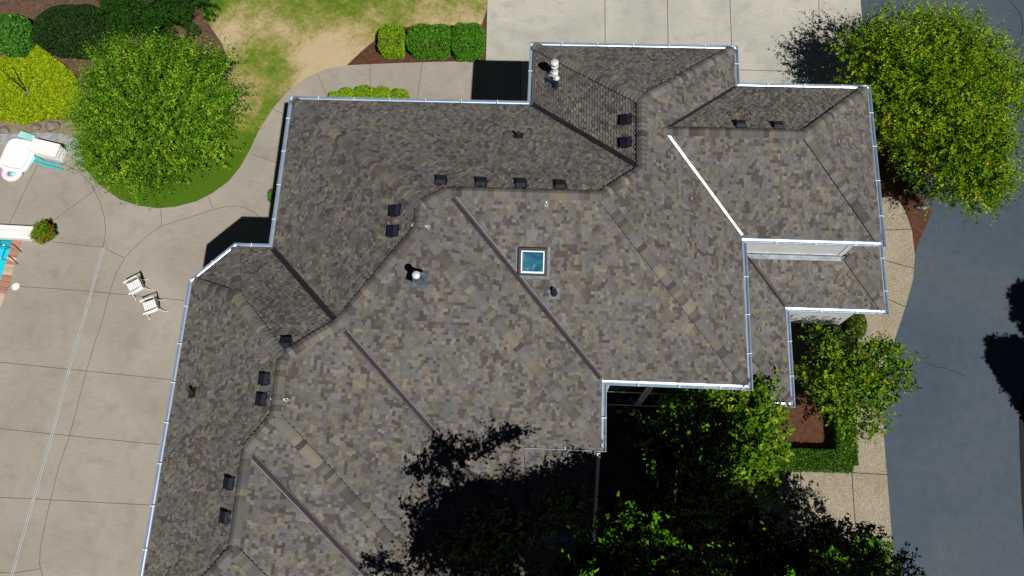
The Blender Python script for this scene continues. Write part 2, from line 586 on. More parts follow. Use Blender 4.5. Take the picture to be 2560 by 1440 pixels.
structure(strips('patio_joints', [
    [(-40, 902), (430, 950)], [(-40, 1068), (400, 1112)], [(-40, 1241), (378, 1263)], [(50, 717), (215, 728), (462, 752)], [(125, 605), (258, 619)],
    [(160, 411), (190, 426), (212, 443), (232, 466), (250, 503), (262, 540), (266, 575), (263, 603), (258, 620)],
    [(97, 412), (62, 482), (25, 562)], [(240, 476), (200, 505), (132, 555)], [(262, 621), (312, 646)], [(403, 526), (406, 567)], [(520, 490), (535, 524)],
    [(660, 556), (640, 535), (618, 522), (595, 516), (570, 517), (535, 525), (490, 540), (448, 553), (405, 567), (370, 590), (335, 622), (312, 648), (292, 685), (275, 735), (258, 800),
     (238, 860), (212, 950), (176, 1090), (148, 1170), (120, 1285), (103, 1370), (101, 1410), (110, 1445)],
    [(33, 1433), (102, 1422)], [(-40, 1428), (33, 1433)],
    [(683, 273), (710, 288)], [(632, 388), (694, 408)], [(795, 186), (819, 244)], [(926, 162), (926, 250)], [(1056, 158), (1043, 252)]], M_joint, 0.0545, 0.019))
structure(strips('driveway_joints', [[(1512, -60), (1513, 160)], [(1822, -60), (1830, 160)], [(1843, 176), (2000, 181)], [(2045, -40), (2047, 40)], [(1668, 0), (1670, 112)]], M_joint, 0.0505, 0.026))
structure(strips('walkway_joints', [[(2205, 577), (2277, 574)], [(2212, 653), (2284, 672)], [(2220, 750), (2262, 768)], [(2128, 1067), (2208, 1073)], [(2128, 1182), (2218, 1187)],
                                    [(2128, 1182), (2134, 1270), (2141, 1355), (2146, 1500)], [(2141, 1354), (2232, 1357)], [(2000, 1176), (2003, 1290)]], M_crack, 0.0595, 0.03))
structure(strips('asphalt_cracks', [[(2505, -20), (2530, 10), (2550, 33), (2557, 67), (2550, 100), (2537, 133)], [(2470, 236), (2520, 228), (2575, 216)],
                                    [(2310, 905), (2340, 918), (2362, 920), (2385, 930), (2415, 940)], [(2296, 892), (2310, 897), (2322, 893)]], M_crack, 0.0165, 0.035))


def drain():
    t = thing('trench_drain', 'narrow pale trench drain running down across the patio', 'drain', U(180, 900, 0.05))
    ln = [(261, 620), (240, 695), (215, 788), (180, 905), (133, 1085), (86, 1250), (33, 1435), (-10, 1580)]
    o = strips('channel', [ln], M_drain, 0.0, 0.11)
    o.parent = t
    o.data.transform(Matrix.Translation((-t.location.x, -t.location.y, 0.012)))
    o = strips('slot', [ln], M_crack, 0.0, 0.012)
    o.parent = t
    o.data.transform(Matrix.Translation((-t.location.x, -t.location.y, 0.018)))


drain()

# ------------------------------------------------------------------ house geometry (metres)
e, m = 6.522, 0.6811
xA, xC, xI, xF, xK, xB, xV = [v * H for v in (-0.2891, -0.0297, 0.1972, 0.3352, 0.0583, -0.3662, -0.0929)]
yA, yC, yE, yG, yI, yK, yb, yS = [v * H for v in (0.453, 0.5266, 0.4808, 0.2975, 0.1475, 0.0843, 0.2811, 0.0017)]
b1x = xB + 1.24
b2y = yb - 1.24
V2 = lambda x, y: Vector((x, y))
A, B_, C_, D_ = V2(xA, yA), V2(xC, yA), V2(xC, yC), V2(xI, yC)
E_, F_, G_, H_ = V2(xI, yE), V2(xF, yE), V2(xF, yG), V2(xI, yG)
I_, J_, K_, Ap = V2(xI, yI), V2(xK, yI), V2(xK, yK), V2(xA, yb)
d1 = (xI - xC) / 2
P1, P2 = V2(xC + d1, yC - d1), V2(xC + d1, yA - d1)
hh = (yA - yI) / 2
P3, P4 = V2(xI - hh, yA - hh), V2(xK - hh, yA - hh)
w_ = (xK - xA) / 2
P5, P6 = V2(xA + w_, yA - w_), V2(xA + w_, yK + w_)
rr = (yE - yG) / 2
Q1, Q2 = V2(xI - rr, yE - rr), V2(xF - rr, yE - rr)
kk = (yb - yK) / 2
V0 = V2(xA + kk, yb - kk)
bb = (xV - xB) / 2
P7 = V2(xB + bb, yb - bb)
P8 = V2(xB + bb, 2.77)
b2 = 3.3
R0 = V2(P8.x - (bb - b2), P8.y - (bb - b2))
P9 = V2(xB + b2, U(577, 1378, e + m * b2).y)
AP = V2(xB + 1.707 * 1.24, yb - 1.707 * 1.24)
B1, B2 = V2(b1x, yb), V2(xB, b2y)
dl = yK - yS
xV1 = xV + dl
V1 = V2(xV1, yS)
X1310 = U(1311, 1124, e).x
yq = P8.y - (xV1 - P8.x)
VP = V2(R0.x + (R0.y - yq), yq)
xe = VP.x
HE8 = V2(xV1, yq)
HE9 = V2(xe, P9.y - (xe - P9.x))
HW9 = V2(xB, P9.y - b2)

# slope planes: name -> (eave reference point, eave direction along u, inward direction n, base height, outline)
s2 = math.sqrt(0.5)
PL = {
    'wing_west': (C_, V2(0, -1), V2(1, 0), e, [C_, P1, P2, B_]),
    'wing_north': (D_, V2(-1, 0), V2(0, -1), e, [C_, D_, P1]),
    'wing_east': (I_, V2(0, 1), V2(-1, 0), e, [D_, E_, Q1, H_, I_, P3, P2, P1]),
    'right_north': (F_, V2(-1, 0), V2(0, -1), e, [E_, F_, Q2, Q1]),
    'right_east': (G_, V2(0, 1), V2(-1, 0), e, [F_, G_, Q2]),
    'right_south': (H_, V2(1, 0), V2(0, 1), e, [H_, Q1, Q2, G_]),
    'main_north': (B_, V2(-1, 0), V2(0, -1), e, [A, B_, P2, P3, P4, P5]),
    'main_south': (J_, V2(1, 0), V2(0, 1), e, [J_, P4, P3, I_]),
    'main_east': (K_, V2(0, 1), V2(-1, 0), e, [J_, K_, P6, P5, P4]),
    'main_west': (A, V2(0, -1), V2(1, 0), e, [A, P5, P6, V0, Ap]),
    'front_south': (V2(xV1, yS), V2(1, 0), V2(0, 1), e - m * dl, [K_, V2(X1310, yK), V2(X1310, yS), V1, V0, P6]),
    'bay_north': (Ap, V2(-1, 0), V2(0, -1), e, [Ap, V0, P7, AP, B1]),
    'bay_corner': (B1, V2(-s2, -s2), V2(s2, -s2), e, [B1, AP, B2]),
    'bay_west': (B2, V2(0, -1), V2(1, 0), e, [B2, AP, P7, P8, R0, P9, HW9]),
    'bay_east': (V1, V2(0, 1), V2(-1, 0), e - m * dl, [V0, V1, HE8, P8, P7]),
    'lower_south': (HE8, V2(1, 0), V2(0, 1), e + m * (yq - (P8.y - bb)), [P8, HE8, VP, R0]),
    'lower_east': (HE9, V2(0, 1), V2(-1, 0), e + m * ((xB + 2 * b2) - xe), [R0, VP, HE9, P9]),
}
PL['lower_front'] = (HW9, V2(1, 0), V2(0, 1), e, [P9, HW9, HE9])
# skirt roof round the lower storey (south-east corner) and the porch piece at the bottom
z2 = 3.2
xE2, xI2, yG2, yI2 = 11.37, 8.09, 7.78, 4.55
wx, wy, wxI = xF - 0.5, yG + 0.5, xI - 0.5
tS, tE, tI = wy - yG2, xE2 - wx, xI2 - wxI
PL['skirt_south'] = (V2(xI2, yG2), V2(1, 0), V2(0, 1), z2, [V2(xI2, yG2), V2(xI2 - tS, wy), V2(xE2 - tS, wy), V2(xE2, yG2)])
PL['skirt_east'] = (V2(xE2, yG2), V2(0, 1), V2(-1, 0), z2, [V2(xE2, yG2), V2(wx, yG2 + tE), V2(wx, 10.6), V2(xE2, 10.6)])
PL['skirt_inner'] = (V2(xI2, yI2), V2(0, 1), V2(-1, 0), z2, [V2(xI2, yI2), V2(wxI, yI2 + tI), V2(wxI, wy), V2(xI2 - tS, wy), V2(xI2, yG2)])
PL['skirt_front'] = (V2(wxI, yI2), V2(1, 0), V2(0, 1), z2, [V2(xI2, yI2), V2(wxI, yI2 + tI), V2(wxI, yI2)])
zp = e - m * dl - 0.2
X1494 = U(1494, 1240, zp + 1.2).x
PL['porch'] = (V2(X1310, yS), V2(1, 0), V2(0, 1), zp, [V2(X1310, yS), V2(X1494, yS), V2(X1494, yK + 0.35), V2(X1310, yK + 0.35)])


def frame(pl):
    ref, u, n, z0, poly = PL[pl]
    k = math.sqrt(1 + m * m)
    u3 = Vector((u.x, u.y, 0))
    t3 = Vector((n.x, n.y, m)) / k
    n3 = Vector((-m * n.x, -m * n.y, 1)) / k
    return Vector((ref.x, ref.y, z0)), u3, t3, n3, k


def zat(pl, p):
    ref, u, n, z0, poly = PL[pl]
    return z0 + m * (Vector(p[:2]) - ref).dot(n)


def P3d(pl, p, h=0.0):
    o, u3, t3, n3, k = frame(pl)
    return Vector((p[0], p[1], zat(pl, p))) + n3 * h


def hit(px, py, pl):
    """the point of a roof plane seen at a pixel of the photo"""
    o, u3, t3, n3, k = frame(pl)
    d = Vector(ray(px, py))
    c = Vector((0, 0, H))
    t = (o - c).dot(n3) / d.dot(n3)
    return c + d * t


PAL = [(0.140, 0.139, 0.134), (0.165, 0.146, 0.114), (0.112, 0.099, 0.085), (0.080, 0.073, 0.069), (0.130, 0.119, 0.095), (0.120, 0.127, 0.128),
       (0.195, 0.170, 0.130), (0.098, 0.080, 0.072), (0.128, 0.124, 0.122), (0.158, 0.160, 0.152)]
WTS = [5, 4, 4, 3.2, 3, 3, 1.7, 1.7, 4, 2]
PAL_MEAN = [sum(c[i] for c in PAL) / len(PAL) for i in range(3)]


def calm(c):
    g_ = sum(c) / 3
    c = [g_ + 0.85 * (v - g_) for v in c]
    return tuple(max(.03, kf * (PAL_MEAN[i] + 1.08 * (c[i] - PAL_MEAN[i]))) for i, kf in enumerate((0.89, 0.885, 0.89)))


PAL = [calm(c) for c in PAL]


def shade(rng):
    c = rng.choices(PAL, WTS)[0]
    k = rng.uniform(0.88, 1.12)
    return tuple(v * k for v in c)


def clip(poly, tri):
    out = poly
    for i in range(3):
        a, b = tri[i], tri[(i + 1) % 3]
        ex, ey = b[0] - a[0], b[1] - a[1]
        inp, out = out, []
        if not inp:
            return []
        for j in range(len(inp)):
            p, q = inp[j], inp[(j + 1) % len(inp)]
            sp = ex * (p[1] - a[1]) - ey * (p[0] - a[0])
            sq = ex * (q[1] - a[1]) - ey * (q[0] - a[0])
            if sp >= 0:
                out.append(p)
            if (sp >= 0) != (sq >= 0):
                t = sp / (sp - sq)
                out.append((p[0] + (q[0] - p[0]) * t, p[1] + (q[1] - p[1]) * t))
    return out


EXP = 0.095


def roof_slope(pl, parent, seed):
    rng = random.Random(seed)
    o, u3, t3, n3, k = frame(pl)
    ref, u, n, z0, poly = PL[pl]
    P = [((p - ref).dot(u), (p - ref).dot(n) * k) for p in poly]
    tris = []
    for t in tessellate_polygon([[Vector((a, s, 0)) for a, s in P]]):
        q = [P[i] for i in t]
        ar = (q[1][0] - q[0][0]) * (q[2][1] - q[0][1]) - (q[2][0] - q[0][0]) * (q[1][1] - q[0][1])
        if abs(ar) < 1e-6:
            continue
        if ar < 0:
            q.reverse()
        tris.append((q, min(x[0] for x in q), max(x[0] for x in q), min(x[1] for x in q), max(x[1] for x in q)))
    a0, a1 = min(p[0] for p in P), max(p[0] for p in P)
    smax = max(p[1] for p in P)
    mb = MB()
    # deck below the shingles
    flip = u3.cross(t3).dot(n3) < 0

    def put(pts, col):
        if flip:
            pts = list(reversed(pts))
        mb.face(pts, col)

    pt = lambda a, s, h: o + u3 * a + t3 * s + n3 * h
    s0 = 0.152 * k
    row = 0
    prev = []
    while s0 < smax:
        cur = []
        s1 = s0 + EXP
        a = a0 - rng.uniform(0, 0.3)
        pi_ = 0
        tooth = rng.random() < 0.5
        col = shade(rng)
        while a < a1:
            wd = rng.choice((0.07, 0.085, 0.10, 0.11, 0.125, 0.145)) * rng.uniform(0.92, 1.08)
            hb = 0.018 if row == 0 else (0.031 if tooth else 0.012)
            aa, ab = a, a + wd
            r_ = rng.random()
            mid = a + wd / 2
            if r_ < 0.24 and prev:
                while pi_ < len(prev) - 1 and prev[pi_][0] < mid:
                    pi_ += 1
                col = tuple(v * rng.uniform(.96, 1.04) for v in prev[pi_][1])
            elif r_ > 0.29:
                col = shade(rng)
            cur.append((ab, col))
            for q, ta0, ta1, ts0, ts1 in tris:
                if ab < ta0 or aa > ta1 or s1 < ts0 or s0 > ts1:
                    continue
                c = clip([(aa, s0), (ab, s0), (ab, s1), (aa, s1)], q)
                if len(c) < 3:
                    continue
                hs = [0.002 + hb * (1 - (x[1] - s0) / EXP) for x in c]
                put([pt(x[0], x[1], h) for x, h in zip(c, hs)], col)
                for i in range(len(c)):
                    j = (i + 1) % len(c)
                    p1, p2 = c[i], c[j]
                    edge = (abs(p1[1] - s0) < 1e-7 and abs(p2[1] - s0) < 1e-7) or (
                        tooth and abs(p1[0] - p2[0]) < 1e-7 and (abs(p1[0] - aa) < 1e-7 or abs(p1[0] - ab) < 1e-7))
                    if edge:
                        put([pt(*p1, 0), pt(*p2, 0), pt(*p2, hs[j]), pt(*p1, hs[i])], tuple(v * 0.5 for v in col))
            a = ab
            tooth = not tooth
        s0 = s1
        prev = cur
        row += 1
    sb = 0.152 * k
    for q, *_ in tris:
        c = []
        for i in range(3):
            p1, p2 = q[i], q[(i + 1) % 3]
            if p1[1] >= sb:
                c.append(p1)
            if (p1[1] >= sb) != (p2[1] >= sb):
                t = (sb - p1[1]) / (p2[1] - p1[1])
                c.append((p1[0] + (p2[0] - p1[0]) * t, sb))
        if len(c) >= 3:
            put([pt(x[0], x[1], -0.03) for x in c], (0.05, 0.045, 0.04))
    return mb.build('roof_slope' if not pl.startswith(('skirt', 'porch')) else 'lower_roof_slope', M_shingle, parent)


house = thing('house', 'large white house under a many-hipped brown and grey shingle roof', 'house', (0, 0, 0))
for i, pl in enumerate(PL):
    roof_slope(pl, house, 100 + i)


def run_dirs(p, q, plA, plB):
    d = (q - p).normalized()
    out = []
    for pl in (plA, plB):
        n3 = frame(pl)[3]
        w = n3.cross(d).normalized()
        if w.z > 0 or (abs(w.z) < 1e-6):
            pass
        out.append((w, n3))
    return d, out


def side_vectors(pl, p, d):
    """unit vector in the plane, at right angles to line d, pointing into the plane's outline"""
    ref, u, n, z0, poly = PL[pl]
    n3 = frame(pl)[3]
    w = n3.cross(d).normalized()
    c = sum((q for q in poly), V2(0, 0)) / len(poly)
    mid = p
    if (Vector((c.x, c.y, zat(pl, c))) - mid).dot(w) < 0:
        w = -w
    return w, n3


def ridge_cap(pa, pb, plA, plB, seed, w=0.135):
    """overlapping cap shingles; pa is the low end"""
    rng = random.Random(seed)
    p, q = P3d(plA, pa), P3d(plA, pb)
    d = (q - p)
    L = d.length
    d.normalize()
    mid = (p + q) / 2
    wa, na = side_vectors(plA, mid, d)
    wb, nb = side_vectors(plB, mid, d)
    up = (na + nb).normalized()
    mb = MB()
    s = 0.0
    col = shade(rng)
    while s < L - 0.02:
        st = min(rng.uniform(0.135, 0.165), L - s)
        if rng.random() > 0.12:
            col = tuple(v * 1.02 for v in shade(rng))
        prof = lambda x, h: [x + wa * w + na * (0.050 + h), x + wa * w * 0.35 + na * (0.060 + h), x + up * (0.060 + h),
                             x + wb * w * 0.35 + nb * (0.060 + h), x + wb * w + nb * (0.050 + h)]
        lo, hi = prof(p + d * s, 0.034), prof(p + d * (s + st), 0.0)
        for i in range(4):
            f = [lo[i], lo[i + 1], hi[i + 1], hi[i]]
            nn = (f[1] - f[0]).cross(f[3] - f[0])
            if nn.dot(up) < 0:
                f.reverse()
            mb.face(f, col)
        base = prof(p + d * s, -0.02)
        for i in range(4):
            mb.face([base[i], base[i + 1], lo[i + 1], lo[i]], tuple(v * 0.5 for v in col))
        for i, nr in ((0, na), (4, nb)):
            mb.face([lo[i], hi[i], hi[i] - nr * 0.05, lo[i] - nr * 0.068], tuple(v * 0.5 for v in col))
        s += st
    mb.build('ridge_cap', M_shingle, house)


IN = lambda p, q, d=0.27: p + (q - p).normalized() * d
caps = [(IN(C_, P1), P1, 'wing_west', 'wing_north'), (IN(D_, P1), P1, 'wing_north', 'wing_east'), (P2, P1, 'wing_west', 'wing_east'),
        (P2, P3, 'main_north', 'wing_east'), (P3, P4, 'main_north', 'main_south'), (P4, P5, 'main_north', 'main_east'), (IN(A, P5), P5, 'main_north', 'main_west'),
        (P6, P5, 'main_west', 'main_east'), (IN(K_, P6), P6, 'main_east', 'front_south'), (V0, P6, 'main_west', 'front_south'), (IN(I_, P3), P3, 'main_south', 'wing_east'),
        (IN(F_, Q2), Q2, 'right_north', 'right_east'), (IN(G_, Q2), Q2, 'right_east', 'right_south'), (Q2, Q1, 'right_north', 'right_south'),
        (V0, P7, 'bay_north', 'bay_east'), (AP, P7, 'bay_north', 'bay_west'), (IN(B1, AP), AP, 'bay_north', 'bay_corner'), (IN(B2, AP), AP, 'bay_corner', 'bay_west'),
        (P8, P7, 'bay_west', 'bay_east'), (HE8, P8, 'bay_east', 'lower_south'), (R0, P8, 'bay_west', 'lower_south'), (P9, R0, 'bay_west', 'lower_east'),
        (HE9, P9, 'lower_east', 'lower_front'), (HW9, P9, 'bay_west', 'lower_front'),
        (IN(V2(xE2, yG2), V2(wx, yG2 + tE)), V2(xE2 - tS, wy), 'skirt_south', 'skirt_east'),
        (IN(V2(xI2, yI2), V2(wxI, yI2 + tI)), V2(wxI, yI2 + tI), 'skirt_inner', 'skirt_front')]
for i, c in enumerate(caps):
    if c[2] != c[3]:
        ridge_cap(*c, seed=500 + i)


def valley(pa, pb, plA, plB, mat=M_bronze, w=0.10):
    p, q = P3d(plA, pa), P3d(plA, pb)
    d = (q - p).normalized()
    mid = (p + q) / 2
    wa, na = side_vectors(plA, mid, d)
    wb, nb = side_vectors(plB, mid, d)
    up = (na + nb).normalized()
    prof = lambda x: [x + wa * w + na * 0.040, x + wa * (w * 0.80) + na * 0.046, x + wa * (w * 0.66) + na * 0.036, x + wa * 0.02 + na * 0.036, x + up * 0.062,
                      x + wb * 0.02 + nb * 0.036, x + wb * (w * 0.66) + nb * 0.036, x + wb * (w * 0.80) + nb * 0.046, x + wb * w + nb * 0.040]
    lo, hi = prof(p), prof(q)
    mb = MB()
    for i in range(8):
        f = [lo[i], lo[i + 1], hi[i + 1], hi[i]]
        if (f[1] - f[0]).cross(f[3] - f[0]).dot(up) < 0:
            f.reverse()
        mb.face(f)
    for i, nr in ((0, na), (8, nb)):
        mb.face([lo[i], hi[i], hi[i] - nr * 0.04, lo[i] - nr * 0.04])
    mb.build('valley_flashing', mat, house)


for v in [(IN(B_, P2), P2, 'main_north', 'wing_west'), (IN(E_, Q1), Q1, 'wing_east', 'right_north'), (IN(H_, Q1), Q1, 'wing_east', 'right_south'),
          (IN(J_, P4), IN(P4, J_, .2), 'main_south', 'main_east'), (V1, IN(V0, V1, .25), 'front_south', 'bay_east'), (IN(Ap, V0), V0, 'main_west', 'bay_north'),
          (VP, IN(R0, VP, .2), 'lower_south', 'lower_east'), (IN(V2(xI2, yG2), V2(xI2 - tS, wy)), V2(xI2 - tS, wy), 'skirt_south', 'skirt_inner')]:
    valley(*v, mat=M_valley_glint if v[1] is Q1 and v[2:] == ('wing_east', 'right_south') else M_bronze)

# gutters -----------------------------------------------------------
BR = MB()
BR.box((0, 0.0, 0), (0.020, 0.165, 0.010))
BR.box((0, 0.105, 0.022), (0.012, 0.06, 0.012))
BR_ME = None


def gutter(p, q, out, m0, m1, z, mat=M_gutter, step=1.17):
    """p->q along the outer lip, out = outward normal; m0/m1 mitre factors (1 outer corner, -1 inner corner)"""
    global BR_ME
    d = (q - p)
    L = d.length
    d.normalize()
    prof = [(0, 0), (0, -0.022), (-0.01, -0.045), (-0.026, -0.09), (-0.09, -0.098), (-0.152, -0.088), (-0.168, -0.05), (-0.170, 0.006),
            (-0.164, 0.006), (-0.162, -0.046), (-0.150, -0.076), (-0.12, -0.088), (-0.09, -0.091), (-0.06, -0.088), (-0.036, -0.076), (-0.022, -0.045), (-0.018, -0.018), (-0.018, 0.0)]
    mb = MB()
    ra, rb = [], []
    for o, h in prof:
        a = p + out * o + d * (-o * m0)
        b = q + out * o - d * (-o * m1)
        ra.append(Vector((a.x, a.y, z + h)))
        rb.append(Vector((b.x, b.y, z + h)))
    n = len(prof)
    for i in range(n):
        j = (i + 1) % n
        mb.face([ra[i], rb[i], rb[j], ra[j]], smooth=9 <= i <= 15)
    if m0 == 0:
        mb.face([ra[i] for i in range(8)])
    if m1 == 0:
        mb.face([rb[i] for i in range(8)])
    gobj = mb.build('gutter', mat, house)
    if BR_ME is None:
        t = BR.build('bracket', M_white, gobj)
        BR_ME = t.data
        first = t
    else:
        first = None
    k = max(1, int(L / step))
    off = (L - (k - 1) * step) / 2
    for i in range(k):
        s = off + i * step
        c = p + d * s - out * 0.074
        o = first if first is not None else bpy.data.objects.new('bracket', BR_ME)
        if first is None:
            COL.objects.link(o)
            o.parent = gobj
        first = None
        o.location = (c.x, c.y, z + 0.004)
        o.rotation_euler = (0, 0, math.atan2(-out.y, -out.x) - math.pi / 2)


zg = e + m * 0.152 - 0.015
Wd, Ed, Nd, Sd = V2(-1, 0), V2(1, 0), V2(0, 1), V2(0, -1)
T = math.tan(math.radians(22.5))
for a in [(A, B_, Nd, 1, -1), (B_, C_, Wd, -1, 1), (C_, D_, Nd, 1, 1), (D_, E_, Ed, 1, -1), (E_, F_, Nd, -1, 1), (F_, G_, Ed, 1, 1), (G_, H_, Sd, 1, -1), (H_, I_, Ed, -1, 1),
          (I_, J_, Sd, 1, -1), (J_, K_, Ed, -1, 1), (K_, V2(X1310, yK), Sd, 1, 0), (A, Ap, Wd, 1, -1), (Ap, B1, Nd, -1, T), (B1, B2, V2(-s2, s2), T, T), (B2, HW9, Wd, T, 0)]:
    gutter(*a, z=zg)
zg2 = z2 + m * 0.152 - 0.015
for a in [(V2(xI2, yG2), V2(xE2, yG2), Sd, -1, 1), (V2(xE2, yG2), V2(xE2, 10.6), Ed, 1, 0), (V2(xI2, yG2), V2(xI2, yI2), Ed, -1, 1), (V2(xI2, yI2), V2(wxI, yI2), Sd, 1, 0)]:
    gutter(*a, z=zg2)
gutter(V2(X1494, yS), V2(xV1, yS), Sd, 1, 0, z=zp + m * .1)
mb = MB()
q0, q1 = Vector((X1494 - .02, yS + .02, zp + .06)), Vector((X1494 - .02, yK - .02, zp + m * (yK - yS) + .04))
wv = Vector((.045, 0, 0))
hv = Vector((0, 0, .05))
mb.mesh_part([q0 - wv - hv, q0 + wv - hv, q0 + wv + hv, q0 - wv + hv, q1 - wv - hv, q1 + wv - hv, q1 + wv + hv, q1 - wv + hv],
             [(0, 1, 2, 3), (7, 6, 5, 4), (0, 4, 5, 1), (1, 5, 6, 2), (2, 6, 7, 3), (3, 7, 4, 0)])
mb.build('rake_trim', M_white, house)


# walls, soffit ------------------------------------------------------
def inset(poly, d):
    n = len(poly)
    ar = sum(poly[i].x * poly[(i + 1) % n].y - poly[(i + 1) % n].x * poly[i].y for i in range(n))
    sg = 1 if ar > 0 else -1
    out = []
    for i in range(n):
        p0, p1, p2 = poly[i - 1], poly[i], poly[(i + 1) % n]
        d0, d1_ = (p1 - p0).normalized(), (p2 - p1).normalized()
        n0, n1 = V2(-d0.y, d0.x) * sg, V2(-d1_.y, d1_.x) * sg
        a, b = p0 + n0 * d, p1 + n1 * d
        den = d0.x * d1_.y - d0.y * d1_.x
        if abs(den) < 1e-6:
            out.append(p1 + n1 * d)
        else:
            t = ((b.x - a.x) * d1_.y - (b.y - a.y) * d1_.x) / den
            out.append(a + d0 * t)
    return out


OUT = [A, B_, C_, D_, E_, F_, G_, H_, I_, J_, K_, V2(xV, yK), V2(xV, HW9.y), HW9, B2, B1, Ap]


def band(mb, poly, z0, z1):
    for i in range(len(poly)):
        p, q = poly[i], poly[(i + 1) % len(poly)]
        mb.face([(q.x, q.y, z0), (p.x, p.y, z0), (p.x, p.y, z1), (q.x, q.y, z1)])


mb = MB()
band(mb, inset(OUT, 0.5), -0.05, e - 0.1)
mb.build('wall', M_wall, house)
mb = MB()
band(mb, inset(OUT, 0.172), e - 0.16, e + 0.08)
mb.prism(inset(OUT, 0.18), e - 0.16, e - 0.14)
mb.build('soffit', M_trim, house)
# lower storey walls under the skirt roofs
mb = MB()
LOW = [V2(wxI - 0.4, wy + 0.6), V2(wxI - .4, yI2 + 0.5), V2(xI2 - 0.5, yI2 + 0.5), V2(xI2 - 0.5, yG2 + 0.5), V2(xE2 - 0.5, yG2 + 0.5), V2(xE2 - 0.5, 10.55), V2(wx - .3, 10.55), V2(wx - .3, wy + .6)]
band(mb, LOW, -0.05, z2 + 0.05)
mb.build('lower_wall', M_wall, house)
mb = MB()
band(mb, [V2(xV + .2, yK + .3), V2(X1494 - .5, yK + .3), V2(X1494 - .5, yS + .5), V2(xV1 - .5, yS + .5), V2(xV1 - .5, HW9.y), V2(xV + .2, HW9.y)], -0.05, e - m * dl - .05)
mb.build('lower_wall', M_wall, house)
mb = MB()
zf = z2 + m * tS
mb.box(((wxI + wx) / 2, wy - 0.02, zf + 0.10), (wx - wxI - 0.06, 0.03, 0.12))
mb.face([(wxI, wy - 0.03, zf + 0.04), (wx - 0.02, wy - 0.03, zf + 0.04), (wx - 0.02, wy - 0.16, zf - 0.06), (wxI + .25, wy - 0.16, zf - 0.06)][::-1])
mb.build('step_flashing', M_galv, house)
mb = MB()
for dx, dy in ((-0.07, -0.012), (0.012, 0.07)):
    mb.box((wx + (dx if dy < 0 else 0.01), wy + (dy if dy < 0 else 0.06), (zf + e) / 2 + 0.05), (0.14 if dy < 0 else 0.02, 0.02 if dy < 0 else 0.14, e - zf - 0.2))
mb.build('corner_trim', M_trim, house)


# added dark panels, shaped as windows, to blacken the shaded wall under the eave
M_shade_pane = plain('wall_shade_pane', (0.012, 0.014, 0.017), 0.08, 0.0, var=0.2)
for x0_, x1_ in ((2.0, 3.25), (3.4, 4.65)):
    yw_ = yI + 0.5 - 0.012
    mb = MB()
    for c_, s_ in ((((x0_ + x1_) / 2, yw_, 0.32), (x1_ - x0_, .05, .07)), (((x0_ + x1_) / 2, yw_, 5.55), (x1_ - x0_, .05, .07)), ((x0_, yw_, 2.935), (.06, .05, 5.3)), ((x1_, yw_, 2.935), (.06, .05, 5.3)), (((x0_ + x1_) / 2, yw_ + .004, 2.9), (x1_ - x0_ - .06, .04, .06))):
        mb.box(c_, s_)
    wf = mb.build('added_window', M_trim, house)
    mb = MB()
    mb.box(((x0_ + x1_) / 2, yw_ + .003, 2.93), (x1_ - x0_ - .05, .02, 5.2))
    mb.build('added_pane', M_shade_pane, wf)


# roof fittings -------------------------------------------------------
def place(o, pt, pl, h=0.0):
    """orient: local x along the eave, y up the slope, z out of the roof"""
    _, u3, t3, n3, k = frame(pl)
    x = t3.cross(n3).normalized()
    M = Matrix((x, t3, n3)).transposed().to_4x4()
    M.translation = pt + n3 * h
    o.matrix_world = M


VENT = {}


def vent(px, py, pl):
    if not VENT:
        mb = MB()
        w, l, hgt = 0.15, 0.14, 0.10
        vs = [(-w, -l, 0.0), (w, -l, 0.0), (w, l, 0.0), (-w, l, 0.0), (-w * .97, -l * .98, hgt), (w * .97, -l * .98, hgt), (w * .86, l * .55, hgt), (-w * .86, l * .55, hgt), (w * .8, l * .95, 0.012), (-w * .8, l * .95, 0.012)]
        mb.mesh_part(vs, [(4, 5, 6, 7), (7, 6, 8, 9), (0, 4, 7, 9, 3), (1, 2, 8, 6, 5), (0, 1, 5, 4), (9, 8, 2, 3)])
        mb.box((0, -l - 0.004, hgt - 0.012), (2 * w + 0.02, 0.03, 0.03))
        for k in range(5):
            mb.box((0, -0.1 + 0.045 * k, hgt + 0.004), (0.24, 0.012, 0.008))
        a = mb.build('roof_vent', M_black, house, bevel=0.012)
        mf = MB()
        mf.box((0, 0.02, 0.0), (0.35, 0.34, 0.008))
        b = mf.build('vent_flange', M_black, a)
        b.location = (0, 0, 0.004)
        VENT['v'], VENT['f'] = a, b
        o = a
    else:
        o = VENT['v'].copy()
        COL.objects.link(o)
        f = VENT['f'].copy()
        COL.objects.link(f)
        f.parent = o
    place(o, hit(px, py, pl), pl, 0.022)
    o.rotation_mode = 'XYZ'


for px, py, pl in [(1103, 455, 'main_north'), (1203, 460, 'main_north'), (1302, 463, 'main_north'), (1401, 467, 'main_north'), (1567, 300, 'wing_west'), (1567, 357, 'wing_west'),
                   (1851, 315, 'right_north'), (1945, 318, 'right_north'), (991, 528, 'main_west'), (986, 579, 'main_west'), (714, 861, 'bay_north'), (665, 948, 'bay_west'),
                   (658, 999, 'bay_west'), (577, 1208, 'bay_west'), (567, 1293, 'bay_west')]:
    vent(px, py, pl)


def upright(name, px, py, pl, parts):
    """a pipe standing plumb on a slope; parts(o) builds the sub-parts"""
    pt = hit(px, py, pl)
    o = parts[0].build(name, parts[1], house)
    o.location = pt
    return o, pt


def flange(o, pl, size, mat, shift=(0, 0)):
    mb = MB()
    mb.box((shift[0], shift[1], 0.03), (size[0], size[1], 0.012))
    f = mb.build('flange', mat, o)
    _, u3, t3, n3, k = frame(pl)
    x = t3.cross(n3).normalized()
    f.matrix_local = Matrix((x, t3, n3)).transposed().to_4x4()
    return f


